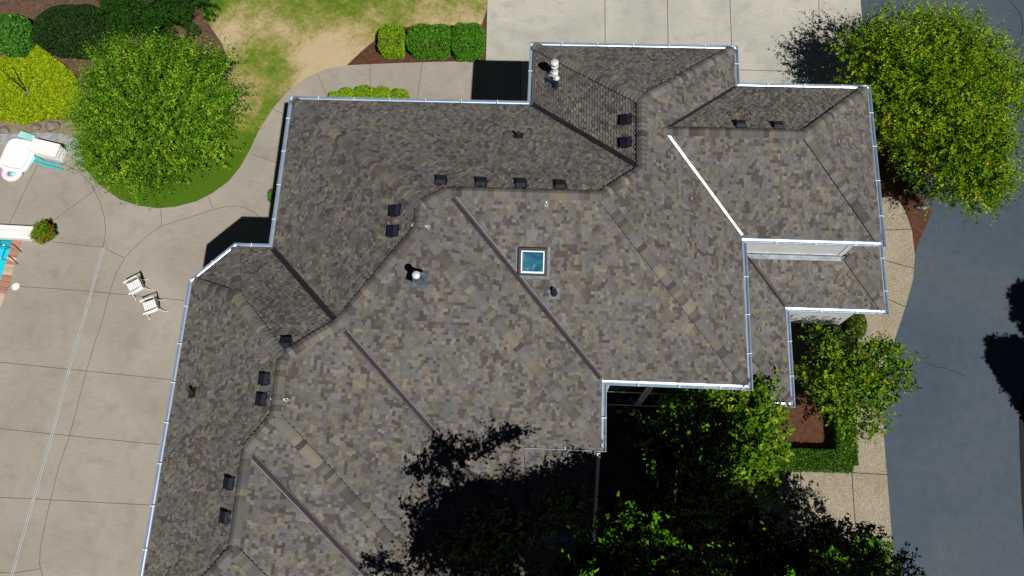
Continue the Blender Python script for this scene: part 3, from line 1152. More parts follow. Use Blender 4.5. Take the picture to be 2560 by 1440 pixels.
def smallpipe(px, py, pl, r=0.05, hgt=0.28, mat=M_rubber, fl=M_rubber):
    mb = MB()
    mb.lathe([(r * 1.9, -0.05), (r * 1.6, 0.07), (r, 0.12), (r, hgt), (r * 0.72, hgt), (r * 0.72, hgt - 0.1), (0.0, hgt - 0.1)], n=16)
    o = mb.build('vent_pipe', mat, house)
    o.location = hit(px, py, pl)
    flange(o, pl, (0.3, 0.34), fl)
    return o


smallpipe(1296, 341, 'main_north')
smallpipe(483, 982, 'bay_west')
smallpipe(1385, 732, 'main_south', 0.06, 0.3, M_rubber, M_lead)

# flue with a white round cap on the front slope
mb = MB()
mb.lathe([(0.15, -0.1), (0.12, 0.1), (0.085, 0.16), (0.085, 0.5)], n=18)
fl1 = mb.build('flue_pipe', M_lead, house)
fl1.location = hit(1047.5, 703, 'main_east')
mb = MB()
mb.lathe([(0.06, 0.42), (0.10, 0.44), (0.105, 0.52), (0.095, 0.55), (0.03, 0.565), (0.0, 0.567)], n=20)
mb.build('cap', M_steel, fl1)
flange(fl1, 'main_east', (0.42, 0.40), M_lead, (0.03, -0.0))
# tall chimney flue on the wing
mb = MB()
mb.lathe([(0.22, -0.12), (0.17, 0.06), (0.075, 0.14), (0.075, 0.5)], n=20)
fl2 = mb.build('flue_pipe', M_steel, house)
fl2.location = hit(1386, 188, 'wing_west')
mb = MB()
mb.lathe([(0.075, 0.16), (0.125, 0.2), (0.125, 0.215), (0.075, 0.25)], n=20)
mb.build('storm_collar', M_steel, fl2)
mb = MB()
mb.lathe([(0.11, 0.5), (0.122, 0.52), (0.122, 0.57), (0.10, 0.575), (0.10, 0.68), (0.124, 0.685), (0.124, 0.73), (0.11, 0.755), (0.0, 0.765)], n=24)
mb.build('cap', M_steel, fl2)
flange(fl2, 'wing_west', (0.42, 0.5), M_galv, (0.02, -0.06))
mb = MB()
mb.lathe([(0.13, -0.1), (0.11, 0.05), (0.055, 0.1), (0.055, 0.46)], n=18)
fl3 = mb.build('flue_pipe', M_rubber, house)
fl3.location = hit(1391, 216, 'wing_west')
mb = MB()
mb.lathe([(0.05, 0.44), (0.09, 0.455), (0.095, 0.5), (0.05, 0.55), (0.0, 0.56)], n=20)
mb.build('cap', M_steel, fl3)
flange(fl3, 'wing_west', (0.34, 0.4), M_lead, (0.0, -0.08))

# skylight
sk = bpy.data.objects.new('skylight', None)
COL.objects.link(sk)
sk.parent = house
cs = hit(1332, 652, 'main_south')
place(sk, cs, 'main_south')
mb = MB()
W_, L_ = 0.36, 0.36
for c, s in (((0, -L_, .05), (2 * W_ + .07, .07, .17)), ((0, L_, .05), (2 * W_ + .07, .07, .17)), ((-W_, 0, .05), (.07, 2 * L_ - .07, .17)), ((W_, 0, .05), (.07, 2 * L_ - .07, .17))):
    mb.box(c, s)
mb.build('curb', M_darkmetal, sk)
mb = MB()
for c, s in (((0, -L_ + .065, .1265), (2 * W_ - .08, .05, .03)), ((0, L_ - .055, .1265), (2 * W_ - .08, .03, .03)), ((-W_ + .055, 0, .1265), (.032, 2 * L_ - .16, .03)), ((W_ - .055, 0, .1265), (.032, 2 * L_ - .16, .03))):
    mb.box(c, s)
mb.build('frame', M_white, sk)
mb = MB()
mb.box((0, 0, .12), (2 * W_ - .1, 2 * L_ - .1, .02))
mb.build('glass', M_glass, sk)
mb = MB()
mb.box((0, -L_ - .09, .028), (2 * W_ + .22, .1, .012))
mb.box((-W_ - .08, 0, .028), (.08, 2 * L_ + .1, .01))
mb.box((W_ + .08, 0, .028), (.08, 2 * L_ + .1, .01))
mb.build('flashing', M_lead, sk)


def anchor(px, py, pl, rot=0.0):
    mb = MB()
    ring = [Vector((0.07 + 0.04 * math.cos(a), 0.04 * math.sin(a), 0.035)) for a in np.linspace(0, 2 * math.pi, 17)]
    mb.tube(ring, 0.008, 6, cap=False)
    mb.box((-0.005, 0, 0.03), (0.045, 0.045, 0.01))
    o = mb.build('roof_anchor', M_steel, house)
    place(o, hit(px, py, pl), pl, 0.01)
    o.matrix_world = o.matrix_world @ Matrix.Rotation(rot, 4, 'Z')


anchor(1032, 565, 'main_west', math.pi / 2)
anchor(1063, 567, 'main_east', -math.pi / 2)
anchor(1366, 505, 'main_south', -math.pi / 2)
anchor(680, 997, 'bay_west', math.pi / 2)
anchor(708, 999, 'bay_east', -math.pi / 2)
# downspout at the porch corner
mb = MB()
mb.tube([(xK - 0.35, yK + 0.45, e - 0.2), (xK - 0.35, yK + 0.45, 0.0)], 0.04, 8)
mb.build('downspout', M_white, house)


# ------------------------------------------------------------------ foliage
def leaves_mesh(name, mat, parent, P, D, Nn, ln, wd, cols, origin=(0, 0, 0)):
    """vectorised leaf quads (kite shaped): P centres, D long axis, Nn normals"""
    n = len(P)
    D = D / (np.linalg.norm(D, axis=1, keepdims=True) + 1e-9)
    S = np.cross(Nn, D)
    S /= (np.linalg.norm(S, axis=1, keepdims=True) + 1e-9)
    P = P - np.array(origin)
    Lh = (ln / 2)[:, None]
    Wh = (wd / 2)[:, None]
    V = np.stack([P - D * Lh, P + S * Wh - D * Lh * 0.1, P + D * Lh, P - S * Wh - D * Lh * 0.1], 1).reshape(-1, 3)
    me = bpy.data.meshes.new(name)
    me.vertices.add(4 * n)
    me.vertices.foreach_set('co', V.astype(np.float32).ravel())
    me.loops.add(4 * n)
    me.loops.foreach_set('vertex_index', np.arange(4 * n, dtype=np.int32))
    me.polygons.add(n)
    me.polygons.foreach_set('loop_start', np.arange(0, 4 * n, 4, dtype=np.int32))
    me.polygons.foreach_set('loop_total', np.full(n, 4, dtype=np.int32))
    at = me.attributes.new('col', 'FLOAT_COLOR', 'FACE')
    at.data.foreach_set('color', np.concatenate([cols, np.ones((n, 1))], 1).astype(np.float32).ravel())
    me.update()
    me.validate()
    return link(name, me, parent, mat)


def unit(v):
    return v / (np.linalg.norm(v, axis=-1, keepdims=True) + 1e-9)


def shoots(blobs, n, per, slen, leaf, pal, wts, seed, up=0.35, rad_lo=0.3, jitter=0.7, lump=0.14, zmin=-0.55, colvar=0.2, updir=0.55, thin=0.0, hot=None):
    """leafy shoots filling ellipsoids: returns arrays for leaves_mesh"""
    rng = np.random.default_rng(seed)
    cen = np.array([b[0] for b in blobs], float)
    rad = np.array([b[1] for b in blobs], float)
    wt = np.array([b[2] if len(b) > 2 else b[1][0] ** 2 for b in blobs], float)
    bi = rng.choice(len(blobs), n, p=wt / wt.sum())
    d = unit(rng.normal(size=(n * 3, 3)))
    d = d[d[:, 2] > zmin][:n]
    ph = rng.uniform(0, 6.28, 6)
    lumpf = 1 + lump * (np.sin(3 * d[:, 0] + 4 * d[:, 1] + ph[0]) * 0.6 + np.sin(7 * d[:, 0] - 5 * d[:, 2] + ph[1]) * 0.5 + np.sin(9 * d[:, 1] + 6 * d[:, 2] + ph[2]) * 0.5)
    r = (rad_lo + (1 - rad_lo) * rng.uniform(0, 1, n) ** 0.5) * lumpf
    base = cen[bi] + d * rad[bi] * r[:, None]
    sd = unit(d + rng.normal(size=(n, 3)) * jitter + np.array([0, 0, up]))
    ci = rng.choice(len(pal), n, p=np.array(wts) / sum(wts))
    if hot:
        # only some tufts carry the last colours of the palette
        frac, cold, xmin = hot
        hb = (np.random.default_rng(seed + 77).uniform(0, 1, len(blobs)) < frac)[bi] & (d[:, 2] > -0.1) & (cen[bi][:, 0] > xmin)
        ci = np.where(hb, rng.integers(cold, len(pal), n), rng.integers(0, cold, n))
    sc = np.array(pal)[ci] * rng.uniform(0.8, 1.2, (n, 1))
    L = slen * rng.uniform(0.5, 1.3, n)
    t = np.tile(np.linspace(0, 1, per), (n, 1)) + rng.uniform(-0.06, 0.06, (n, per))
    P = base[:, None, :] + sd[:, None, :] * (t * L[:, None])[..., None]
    side = unit(np.cross(sd, rng.normal(size=(n, 3))))
    side2 = np.cross(sd, side)
    ang = np.tile(np.arange(per) * 2.4, (n, 1)) + rng.uniform(-.5, .5, (n, per))
    out = side[:, None, :] * np.cos(ang)[..., None] + side2[:, None, :] * np.sin(ang)[..., None]
    P = P + out * leaf[0] * 0.45
    D = out + sd[:, None, :] * 0.7 + rng.normal(size=(n, per, 3)) * 0.25
    Nn = rng.normal(size=(n, per, 3)) * 0.6 + np.array([0, 0, updir]) + d[:, None, :] * 0.35
    k = rng.uniform(0.5, 1.45, (n, per)) * (1.15 - 0.45 * thin * np.clip(t, 0, 1))
    C = sc[:, None, :] * rng.uniform(1 - colvar, 1 + colvar, (n, per, 1))
    N_ = n * per
    return P.reshape(N_, 3), D.reshape(N_, 3), Nn.reshape(N_, 3), (leaf[0] * k).reshape(N_), (leaf[1] * k).reshape(N_), C.reshape(N_, 3), base, cen[bi]


def clumps(blobs, n, r, seed, inner=0.45, flat=0.8):
    """break a crown into n smaller tufts"""
    rng = np.random.default_rng(seed)
    wt = np.array([b[2] for b in blobs], float)
    out = []
    for i in range(n):
        b = blobs[rng.choice(len(blobs), p=wt / wt.sum())]
        d = unit(rng.normal(size=3))
        if d[2] < -0.4:
            d[2] *= -1
        q = np.array(b[0]) + d * np.array(b[1]) * (inner + (1 - inner) * rng.uniform() ** 0.5)
        k = r * rng.uniform(0.6, 1.35)
        out.append((tuple(q), (k, k, k * flat), k * k))
    return out


def trunk(parent, top, r0, limbs, seed, base=(0, 0, 0), mat=M_bark):
    """tapered trunk with limbs reaching towards the given points (local coordinates)"""
    rng = random.Random(seed)
    mb = MB()
    b = Vector(base)
    tp = Vector(top)
    pts = [b + (tp - b) * t + Vector((rng.uniform(-.06, .06), rng.uniform(-.06, .06), 0)) * (t > 0) for t in (0, .25, .5, .75, 1)]
    mb.tube(pts, [r0 * 1.25, r0, r0 * .85, r0 * .65, r0 * .4], 9)
    for q in limbs:
        q = Vector(q)
        s = rng.uniform(0.45, 0.95)
        p = b + (tp - b) * s
        mid = (p + q) / 2 + Vector((rng.uniform(-.2, .2), rng.uniform(-.2, .2), rng.uniform(-.1, .15)))
        mb.tube([p, mid, q], [r0 * .38, r0 * .22, r0 * .07], 6)
    return mb.build('trunk', mat, parent)


def tree(name, label, cat, base, blobs, n, per, slen, leaf, pal, wts, seed, r0=0.14, group=None, mat=M_leaf, nl=34, spikes=0, spike_lo=.88, spike_len=.95, **kw):
    base = Vector(base)
    t = thing(name, label, cat, base, group=group)
    P, D, Nn, ln, wd, C, sb, sc = shoots(blobs, n, per, slen, leaf, pal, wts, seed, **kw)
    if spikes:
        kw2 = dict(kw, rad_lo=spike_lo, jitter=0.22, up=0.1, zmin=-0.25, thin=1.0)
        X = shoots(blobs, spikes, 16, slen * spike_len, (leaf[0] * .8, leaf[1] * .8), pal, wts, seed + 1, **kw2)
        P, D, Nn, ln, wd, C = [np.concatenate([a_, b_]) for a_, b_ in zip((P, D, Nn, ln, wd, C), X[:6])]
    leaves_mesh('crown', mat, t, P, D, Nn, ln, wd, C, base)
    rng = random.Random(seed)
    top = sum((Vector(b[0]) for b in blobs), Vector()) / len(blobs) - base
    idx = [rng.randrange(len(sb)) for _ in range(nl)]
    trunk(t, top, r0, [Vector(sb[i]) - base for i in idx], seed)
    return t


GREEN = [(0.070, 0.180, 0.008), (0.115, 0.250, 0.011), (0.175, 0.325, 0.018), (0.036, 0.108, 0.006), (0.24, 0.37, 0.022)]


def ctr(px, py, z):
    return tuple(U(px, py, z))


# big round tree on the lawn (upper left)
c1 = U(382, 280, 2.3)
tree('round_tree', 'big round shaggy green tree beside the patio, left of the house', 'tree', (c1.x, c1.y, 0),
     [((c1.x, c1.y, 2.2), (2.9, 2.9, 1.7), 6), ((c1.x - 1.2, c1.y + 1.3, 2.1), (1.8, 1.6, 1.3), 1.3), ((c1.x + 1.3, c1.y + .9, 2.1), (1.9, 2.0, 1.4), 1.3), ((c1.x - 0.1, c1.y - 1.3, 2.0), (2.0, 1.7, 1.3), 1.2)],
     1900, 19, 0.8, (0.105, 0.062), GREEN, [5, 5, 3.4, 2.5, 1.4], 11, r0=0.2, spikes=1700, spike_lo=.5, up=0.25, rad_lo=0.3, jitter=0.5, lump=0.12, thin=.8)
# two trees on the upper right beside the drive
YG = [(0.105, 0.205, 0.006), (0.168, 0.275, 0.008), (0.24, 0.345, 0.010), (0.052, 0.138, 0.006), (0.33, 0.26, 0.012), (0.32, 0.14, 0.012)]
c2 = U(2326, 238, 2.8)
bl2 = [((c2.x, c2.y, 2.6), (2.45, 2.5, 1.7), 6), ((c2.x - 1.2, c2.y + 1.5, 2.4), (1.7, 1.6, 1.2), 1.6), ((c2.x + 1.5, c2.y + 0.4, 2.4), (1.8, 1.9, 1.2), 1.6), ((c2.x + .4, c2.y + 1.9, 2.5), (2.0, 1.5, 1.2), 1.5)]
tree('autumn_tree', 'largest yellow-green tree beside the asphalt drive, touched with orange', 'tree', (c2.x, c2.y, 0), clumps(bl2, 85, .62, 12, .4) + [(b[0], tuple(r * .8 for r in b[1]), 1.5 if k == 0 else .5) for k, b in enumerate(bl2)],
     3400, 19, 0.8, (0.105, 0.062), YG, [5, 5, 3.6, 3, .12, .02], 12, r0=0.2, spikes=1000, spike_lo=.55, spike_len=1.2, up=0.3, rad_lo=0.3, jitter=0.5, lump=0.2, thin=.8)
c3 = U(2420, 418, 2.7)
bl3 = [((c3.x, c3.y, 2.6), (1.5, 1.4, 1.3), 4), ((c3.x - .7, c3.y + .9, 2.5), (1.2, 1.2, 1.0), 1.5), ((c3.x + .8, c3.y + .7, 2.5), (1.0, 1.1, .9), 1)]
tree('autumn_tree', 'smaller yellow-green tree below the largest one, over the asphalt drive', 'tree', (c3.x - .2, c3.y, 0), clumps(bl3, 42, .5, 13, .4),
     1250, 18, 0.75, (0.105, 0.062), YG, [4, 4, 2.4, 4, .25, .08], 13, r0=0.13, spikes=400, spike_lo=.55, spike_len=1.2, up=0.25, rad_lo=0.3, jitter=0.5, lump=0.2, thin=.8)
def cast(px, py, zr, zc, r, w=None):
    """tuft at height zc standing between the sun and a spot at height zr"""
    c = U(px, py, zr)
    return ((c.x - SX * (zc - zr), c.y - SY * (zc - zr), zc), r, w or r[0] ** 2)


# front garden trees
BG = [(0.060, 0.150, 0.006), (0.100, 0.205, 0.010), (0.17, 0.27, 0.015), (0.035, 0.09, 0.006), (0.24, 0.31, 0.018)]
c4 = U(1820, 1085, 3.5)
bl4 = [((c4.x, c4.y, 3.3), (1.6, 1.6, 1.3), 4), ((c4.x + .6, c4.y + .85, 3.5), (1.1, 1.0, .9), 1.6), ((c4.x - 1.1, c4.y + .7, 3.4), (1.0, 1.1, 1.0), .6), ((c4.x + .55, c4.y - 1.2, 2.9), (.9, 1.0, .9), 1.2)]
tree('leafy_tree', 'glossy bright green tree at the front corner below the lower roof', 'tree', (c4.x + .1, c4.y - .2, 0), clumps(bl4, 95, .36, 14),
     1800, 8, 0.36, (0.15, 0.085), BG, [5, 5, 3, 3, 1.2], 14, r0=0.11, up=0.3, rad_lo=0.3, jitter=0.7, lump=0.2)
c5 = U(2128, 935, 2.6)
bl5 = [((c5.x - .35, c5.y - .1, 2.4), (1.3, 1.15, .9), 3), ((c5.x + .9, c5.y + .25, 2.5), (1.0, .9, .7), 1.6), ((c5.x + .4, c5.y - 1.0, 2.2), (.8, .8, .6), 1), ((c5.x - .5, c5.y + .9, 2.2), (.7, .7, .7), .8)]
tree('leafy_tree', 'airy light green tree overhanging the pebbled walkway beside the asphalt', 'tree', (c5.x, c5.y, 0), clumps(bl5, 85, .30, 15, .35),
     1250, 9, 0.42, (0.10, 0.058), BG, [4, 5, 4, 3, 2], 15, r0=0.08, up=0.25, rad_lo=0.3, jitter=0.6, lump=0.25)
# trees at the bottom edge: shade painted into near-black leaves, lit sprigs green
DK_SHADE = [(0.002, 0.0035, 0.0015), (0.003, 0.006, 0.002), (0.004, 0.003, 0.0025), (0.05, 0.17, 0.006), (0.10, 0.24, 0.015), (0.03, 0.10, 0.006)]


def up3(px, py, z, r, w=None):
    c = U(px, py, z)
    return (tuple(c), r, w or r[0] ** 2)


bl6 = [cast(1375, 1400, 0, 8.0, (1.3, 1.1, 1.0)), cast(1450, 1390, 0, 8.0, (1.1, 1.0, 1.0)), cast(1575, 1000, 2.2, 5.2, (.9, .7, .5), 1.0), cast(1645, 1003, 2.2, 5.2, (.8, .7, .5), .9), cast(1500, 1220, 5.4, 8.4, (1.2, 1.1, 1.1)), cast(1440, 1230, 5.4, 8.8, (1.2, 1.1, 1.1)), cast(1600, 1230, 0, 7.2, (1.4, 1.2, 1.1)), up3(1440, 1600, 10.0, (1.8, 1.6, 1.8)), up3(1310, 1660, 10.4, (1.5, 1.3, 1.5)), up3(1610, 1430, 8.0, (1.5, 1.5, 1.7)), up3(1500, 1440, 8.2, (1.1, 1.1, 1.3)), up3(1670, 1560, 8.0, (1.9, 1.6, 2.0)), up3(1720, 1275, 6.0, (1.1, 1.1, 1.2))]
c6 = U(1540, 1600, 0)
tree('shade_painted_tree', 'tall tree, shade painted into its leaf colour, lit green sprigs, shading the lower roof', 'tree', (c6.x + .6, c6.y - 3.0, 0), clumps(bl6, 260, .5, 16, .3) + [cast(x_, y_, 6.9, 10.5, (r_, r_ * .7, .3), .22) for x_, y_, r_ in
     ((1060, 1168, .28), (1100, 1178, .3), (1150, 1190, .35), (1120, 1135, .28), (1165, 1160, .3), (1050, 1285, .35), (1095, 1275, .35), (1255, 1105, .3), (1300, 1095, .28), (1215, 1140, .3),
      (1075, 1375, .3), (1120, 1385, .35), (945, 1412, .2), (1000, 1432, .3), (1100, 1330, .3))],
     8600, 9, 0.45, (0.125, 0.07), DK_SHADE, [5, 5, 3, 1, .3, .5], 16, r0=0.24, spikes=900, spike_len=2.2, hot=(.16, 3, U(1420, 1340, 8.0).x), up=0.35, rad_lo=0.2, jitter=0.7, lump=0.25, mat=M_shade_leaf)
bl7 = [up3(1960, 1405, 5.0, (1.9, 1.6, 1.6)), up3(2140, 1445, 3.3, (1.6, 1.25, 1.2)), up3(1790, 1440, 6.2, (1.8, 1.5, 1.7)), up3(1700, 1350, 5.6, (1.2, 1.2, 1.2)), up3(2050, 1480, 4.0, (1.8, 1.5, 1.4)), up3(1985, 1570, 7.4, (1.8, 1.6, 1.6)), up3(1880, 1660, 8.2, (1.9, 1.6, 1.7))]
c7 = U(1960, 1470, 0)
tree('shade_painted_tree', 'spreading tree, leaves painted near-black as shade, over the walkway at the lower right', 'tree', (c7.x, c7.y, 0), clumps(bl7, 290, .42, 17, .3),
     9500, 9, 0.4, (0.11, 0.062), DK_SHADE, [5, 5, 3, 1, .3, .5], 17, r0=0.18, spikes=420, hot=(.10, 3, -99), up=0.3, rad_lo=0.2, jitter=0.7, lump=0.25, mat=M_shade_leaf)
# cypresses beyond the right edge, whose shadows fall on the asphalt
CY = [(0.02, 0.045, 0.012), (0.03, 0.06, 0.015)]
for i, (sx_, sy_, hgt, lab) in enumerate([(2552, 730, 7.5, 'dark columnar cypress beyond the asphalt, upper of the two'), (2497, 862, 7.5, 'dark columnar cypress beyond the asphalt, lower of the two')]):
    q = U(sx_, sy_)
    bx, by = q.x - SX * hgt, q.y - SY * hgt
    tree('cypress_tree', lab, 'tree', (bx, by, 0), [((bx, by, hgt * .28), (1.3, 1.3, hgt * .3), 3), ((bx, by, hgt * .62), (.95, .95, hgt * .38), 3)], 4200, 8, 0.3, (0.14, 0.08), CY, [1, 1], 30 + i,
         r0=0.14, up=1.2, rad_lo=0.55, jitter=0.28, lump=0.07, mat=M_needle, zmin=-0.95, group='cypresses beyond the drive')


# clipped shrubs -------------------------------------------------------
def shrub(name, label, cat, px, py, zc, rad, n, pal, wts, seed, leaf=(0.07, 0.04), p=2.6, rz=0.0, group=None, mat=M_needle, cat_parts=True, squash=1.0, rough=0.03):
    """clipped shrub: superellipsoid shell of small leaves over stems"""
    c = U(px, py, zc)
    t = thing(name, label, cat, (c.x, c.y, 0), rz, group)
    rng = np.random.default_rng(seed)
    d = unit(rng.normal(size=(n * 2, 3)))
    d = d[d[:, 2] > -0.75][:n]
    R = np.array(rad)
    k = (np.abs(d[:, 0]) ** p + np.abs(d[:, 1]) ** p + np.abs(d[:, 2]) ** p) ** (-1 / p)
    wob = 1 + rough * (np.sin(d[:, 0] * 9 + seed) + np.sin(d[:, 1] * 8 + 2 * seed) + np.sin(d[:, 2] * 7))
    dep = 1 - np.abs(rng.normal(0, 0.045, len(d)))
    dep[: len(d) // 3] *= rng.uniform(0.72, 0.97, len(d) // 3)
    P = d * (k * wob * dep)[:, None] * R + np.array([0, 0, zc])
    P[:, 2] = np.maximum(P[:, 2], 0.06)
    nr = unit(d / R)
    Nn = nr * 0.6 + rng.normal(size=P.shape) * 0.55 + np.array([0, 0, .25])
    D = rng.normal(size=P.shape) + nr * 0.7
    ci = rng.choice(len(pal), len(d), p=np.array(wts) / sum(wts))
    C = np.array(pal)[ci] * rng.uniform(0.75, 1.25, (len(d), 1))
    kk_ = rng.uniform(.7, 1.3, len(d))
    leaves_mesh('foliage', mat, t, P, D, Nn, leaf[0] * kk_, leaf[1] * kk_, C)
    # twiggy inside that closes the shell
    mb = MB()
    rg = random.Random(seed)
    for _ in range(26):
        a = rg.uniform(0, 6.28)
        q = Vector((math.cos(a) * R[0] * .7 * rg.uniform(.2, 1), math.sin(a) * R[1] * .7 * rg.uniform(.2, 1), zc + R[2] * .4 * rg.uniform(-.3, 1)))
        mb.tube([(q.x * .15, q.y * .15, 0), (q.x * .6, q.y * .6, q.z * .5), q], [.03, .02, .008], 5, cap=False)
    mb.build('stems', M_bark, t)
    return t


LIME = [(0.16, 0.28, 0.010), (0.22, 0.35, 0.014), (0.10, 0.20, 0.008)]
MIDG = [(0.038, 0.14, 0.008), (0.065, 0.21, 0.012), (0.11, 0.27, 0.018)]
shrub('clipped_shrub', 'lime green clipped square shrub at the left end of the hedge row', 'shrub', 981, 103, .55, (0.53, 0.60, .55), 6500, LIME, [4, 3, 2], 41, p=4.5, group='clipped shrubs by the driveway')
shrub('clipped_shrub', 'deep green clipped shrub between the lime shrub and the end shrub', 'shrub', 1076, 104, .55, (0.95, 0.62, .55), 10500, MIDG, [4, 4, 3], 42, p=4.5, group='clipped shrubs by the driveway')
shrub('clipped_shrub', 'tallest deep green clipped shrub next to the concrete driveway', 'shrub', 1170, 105, .6, (0.66, 0.70, .62), 8500, MIDG, [4, 5, 3], 43, p=4.5, group='clipped shrubs by the driveway')
for i, (x, y, r, lab) in enumerate([(838, 246, .24, 'smallest lime mound shrub under the eave, leftmost of the row'), (868, 240, .33, 'lime mound shrub under the eave, second from the left'),
                                    (913, 238, .44, 'biggest lime mound shrub under the eave, middle of the row'), (957, 239, .38, 'lime mound shrub under the eave, second from the right'),
                                    (1000, 246, .40, 'lime mound shrub with pale blooms, rightmost under the eave')]):
    shrub('mound_shrub', lab, 'shrub', x, y, .35, (r, r * .95, .42), 3000, LIME + [(0.5, 0.42, 0.12)], [4, 4, 2, .6 if i == 4 else .02], 50 + i, p=2.2, group='lime mounds along the eave')
shrub('leafy_bush', 'bright fresh green bush at the left edge above the yellow groundcover', 'shrub', 34, 88, .8, (0.78, 0.82, .8), 7000, [(0.035, 0.14, 0.012), (0.06, 0.2, 0.02), (0.11, 0.27, 0.04)], [3, 4, 2], 61, leaf=(0.10, 0.055), p=2.4, rough=.05, mat=M_leaf)
shrub('dark_round_shrub', 'large smooth dark green dome shrub behind the round tree', 'shrub', 188, 78, .75, (1.75, 1.2, .78), 24000, [(0.012, 0.034, 0.007), (0.018, 0.048, 0.009), (0.026, 0.06, 0.01)], [4, 4, 2], 62, leaf=(0.09, 0.05), p=2.3)
shrub('young_plant', 'little leafy plant poking out under the west gutter', 'plant', 680, 492, .3, (.15, .26, .3), 260, MIDG, [2, 3, 3], 63, leaf=(0.09, 0.05), p=2, mat=M_leaf)
shrub('wall_shrub', 'small green shrub by the white wall and the walkway', 'shrub', 2142, 812, .35, (.32, .5, .4), 1200, [(0.06, 0.13, 0.01), (0.1, 0.16, 0.012), (0.13, 0.08, 0.02)], [3, 3, 1], 64, leaf=(0.09, 0.05), p=2.2, mat=M_leaf)


# hedge: an L round the bark bed
def hedge():
    a, b, c = U(2098, 1012), U(2104, 1156), U(1905, 1150)
    t = thing('box_hedge', 'low L-shaped clipped hedge bordering the red bark bed', 'hedge', (b.x, b.y, 0))
    rng = np.random.default_rng(71)
    Ps, Ns = [], []
    w, h = 0.33, 0.62
    for p, q in ((a, b), (b, c)):
        n = int(9500 * (q - p).length / 2)
        s = rng.uniform(-0.06, 1.06, n)
        d = np.array(q - p)
        nn = np.array([-d[1], d[0], 0]) / np.hypot(d[0], d[1])
        face = rng.choice(3, n, p=[.5, .25, .25])
        off = np.where(face == 0, rng.uniform(-w, w, n), np.where(face == 1, w, -w))
        z = np.where(face == 0, h, rng.uniform(0.03, h, n)) + rng.normal(0, .025, n)
        Ps.append(np.array(p) + s[:, None] * d + nn * (off + rng.normal(0, .025, n))[:, None] + np.array([0, 0, 1]) * z[:, None])
        nm = np.where((face == 0)[:, None], np.array([0, 0, 1.]), nn * np.where(face == 1, 1, -1)[:, None])
        Ns.append(nm)
    P, nm = np.concatenate(Ps), np.concatenate(Ns)
    n = len(P)
    pal = np.array([(0.03, 0.09, 0.008), (0.055, 0.14, 0.012), (0.10, 0.2, 0.015)])
    C = pal[rng.choice(3, n, p=[.4, .4, .2])] * rng.uniform(.75, 1.25, (n, 1))
    k = rng.uniform(.7, 1.3, n)
    leaves_mesh('foliage', M_needle, t, P, rng.normal(size=(n, 3)) + nm * .6, nm * .6 + rng.normal(size=(n, 3)) * .6, .075 * k, .042 * k, C, (b.x, b.y, 0))
    mb = MB()
    for p, q in ((a, b), (b, c)):
        for i in range(9):
            r = p.lerp(q, (i + .5) / 9) - b
            mb.tube([(r.x, r.y, 0), (r.x + .05, r.y + .03, h * .8)], [.025, .01], 5)
    mb.build('stems', M_bark, t)


hedge()


# conifer at the top edge: tiers of clumped, dark needle pads
def conifer():
    c = U(368, -12, 1.6)
    t = thing('conifer', 'dark clumpy spreading conifer at the top edge of the lawn', 'tree', (c.x, c.y, 0))
    rng = np.random.default_rng(81)
    blobs = []
    for layer, nb, zz, rad in ((0, 70, .4, 2.35), (1, 80, .95, 2.25), (2, 85, 1.6, 1.95)):
        for i in range(nb):
            a = rng.uniform(0, 6.28)
            r = rad * math.sqrt(rng.uniform(0, 1))
            z = zz + .35 - 0.55 * (r / rad) ** 2 + rng.uniform(-.12, .2)
            sz = rng.uniform(.15, .29)
            blobs.append(((c.x + r * math.cos(a), c.y + r * math.sin(a) * .8, z), (sz * 1.25, sz * .9, sz * .8), sz * sz))
    P, D, Nn, ln, wd, C, sb, sc = shoots(blobs, 11000, 5, 0.11, (0.075, 0.03), [(0.016, 0.062, 0.006), (0.028, 0.095, 0.008), (0.010, 0.038, 0.005)], [4, 3, 2], 82, up=.6, rad_lo=.5, jitter=.4, lump=.05)
    leaves_mesh('crown', M_needle, t, P, D, Nn, ln, wd, C, (c.x, c.y, 0))
    trunk(t, (0, 0, 1.3), .12, [Vector(b[0]) - Vector((c.x, c.y, 0)) for b in blobs[::5]], 83)


conifer()


# yellow groundcover
def groundcover():
    poly = [U(*p)[:2] for p in [(-60, 170), (20, 148), (52, 128), (75, 108), (100, 118), (140, 150), (190, 190), (215, 260), (175, 300), (110, 306), (60, 316), (-60, 296)]]
    rng = np.random.default_rng(91)
    P2d = np.array(poly)
    lo, hi = P2d.min(0), P2d.max(0)
    n = 30000
    q = rng.uniform(lo, hi, (n, 2))
    inside = np.zeros(n, bool)
    j = len(P2d) - 1
    for i in range(len(P2d)):
        xi, yi, xj, yj = *P2d[i], *P2d[j]
        cond = ((yi > q[:, 1]) != (yj > q[:, 1])) & (q[:, 0] < (xj - xi) * (q[:, 1] - yi) / (yj - yi + 1e-12) + xi)
        inside ^= cond
        j = i
    q = q[inside]
    n = len(q)
    lum = np.sin(q[:, 0] * 3.1) * np.sin(q[:, 1] * 2.7) * .06 + np.sin(q[:, 0] * 7.3 + q[:, 1] * 5) * .03
    P = np.concatenate([q, (0.22 + lum + rng.normal(0, .04, n))[:, None]], 1)
    pal = np.array([(0.215, 0.315, 0.004), (0.285, 0.375, 0.006), (0.14, 0.235, 0.006), (0.36, 0.40, 0.012)])
    C = pal[rng.choice(4, n, p=[.35, .3, .22, .13])] * rng.uniform(.8, 1.2, (n, 1))
    k = rng.uniform(.7, 1.3, n)
    o = leaves_mesh('yellow_groundcover', M_leaf, None, P, rng.normal(size=(n, 3)) * np.array([1, 1, .5]), rng.normal(size=(n, 3)) * .4 + np.array([0, 0, .8]), .12 * k, .06 * k, C)
    o['kind'] = 'stuff'
    tag(o, 'bright yellow-green low groundcover left of the round tree', 'groundcover')


groundcover()


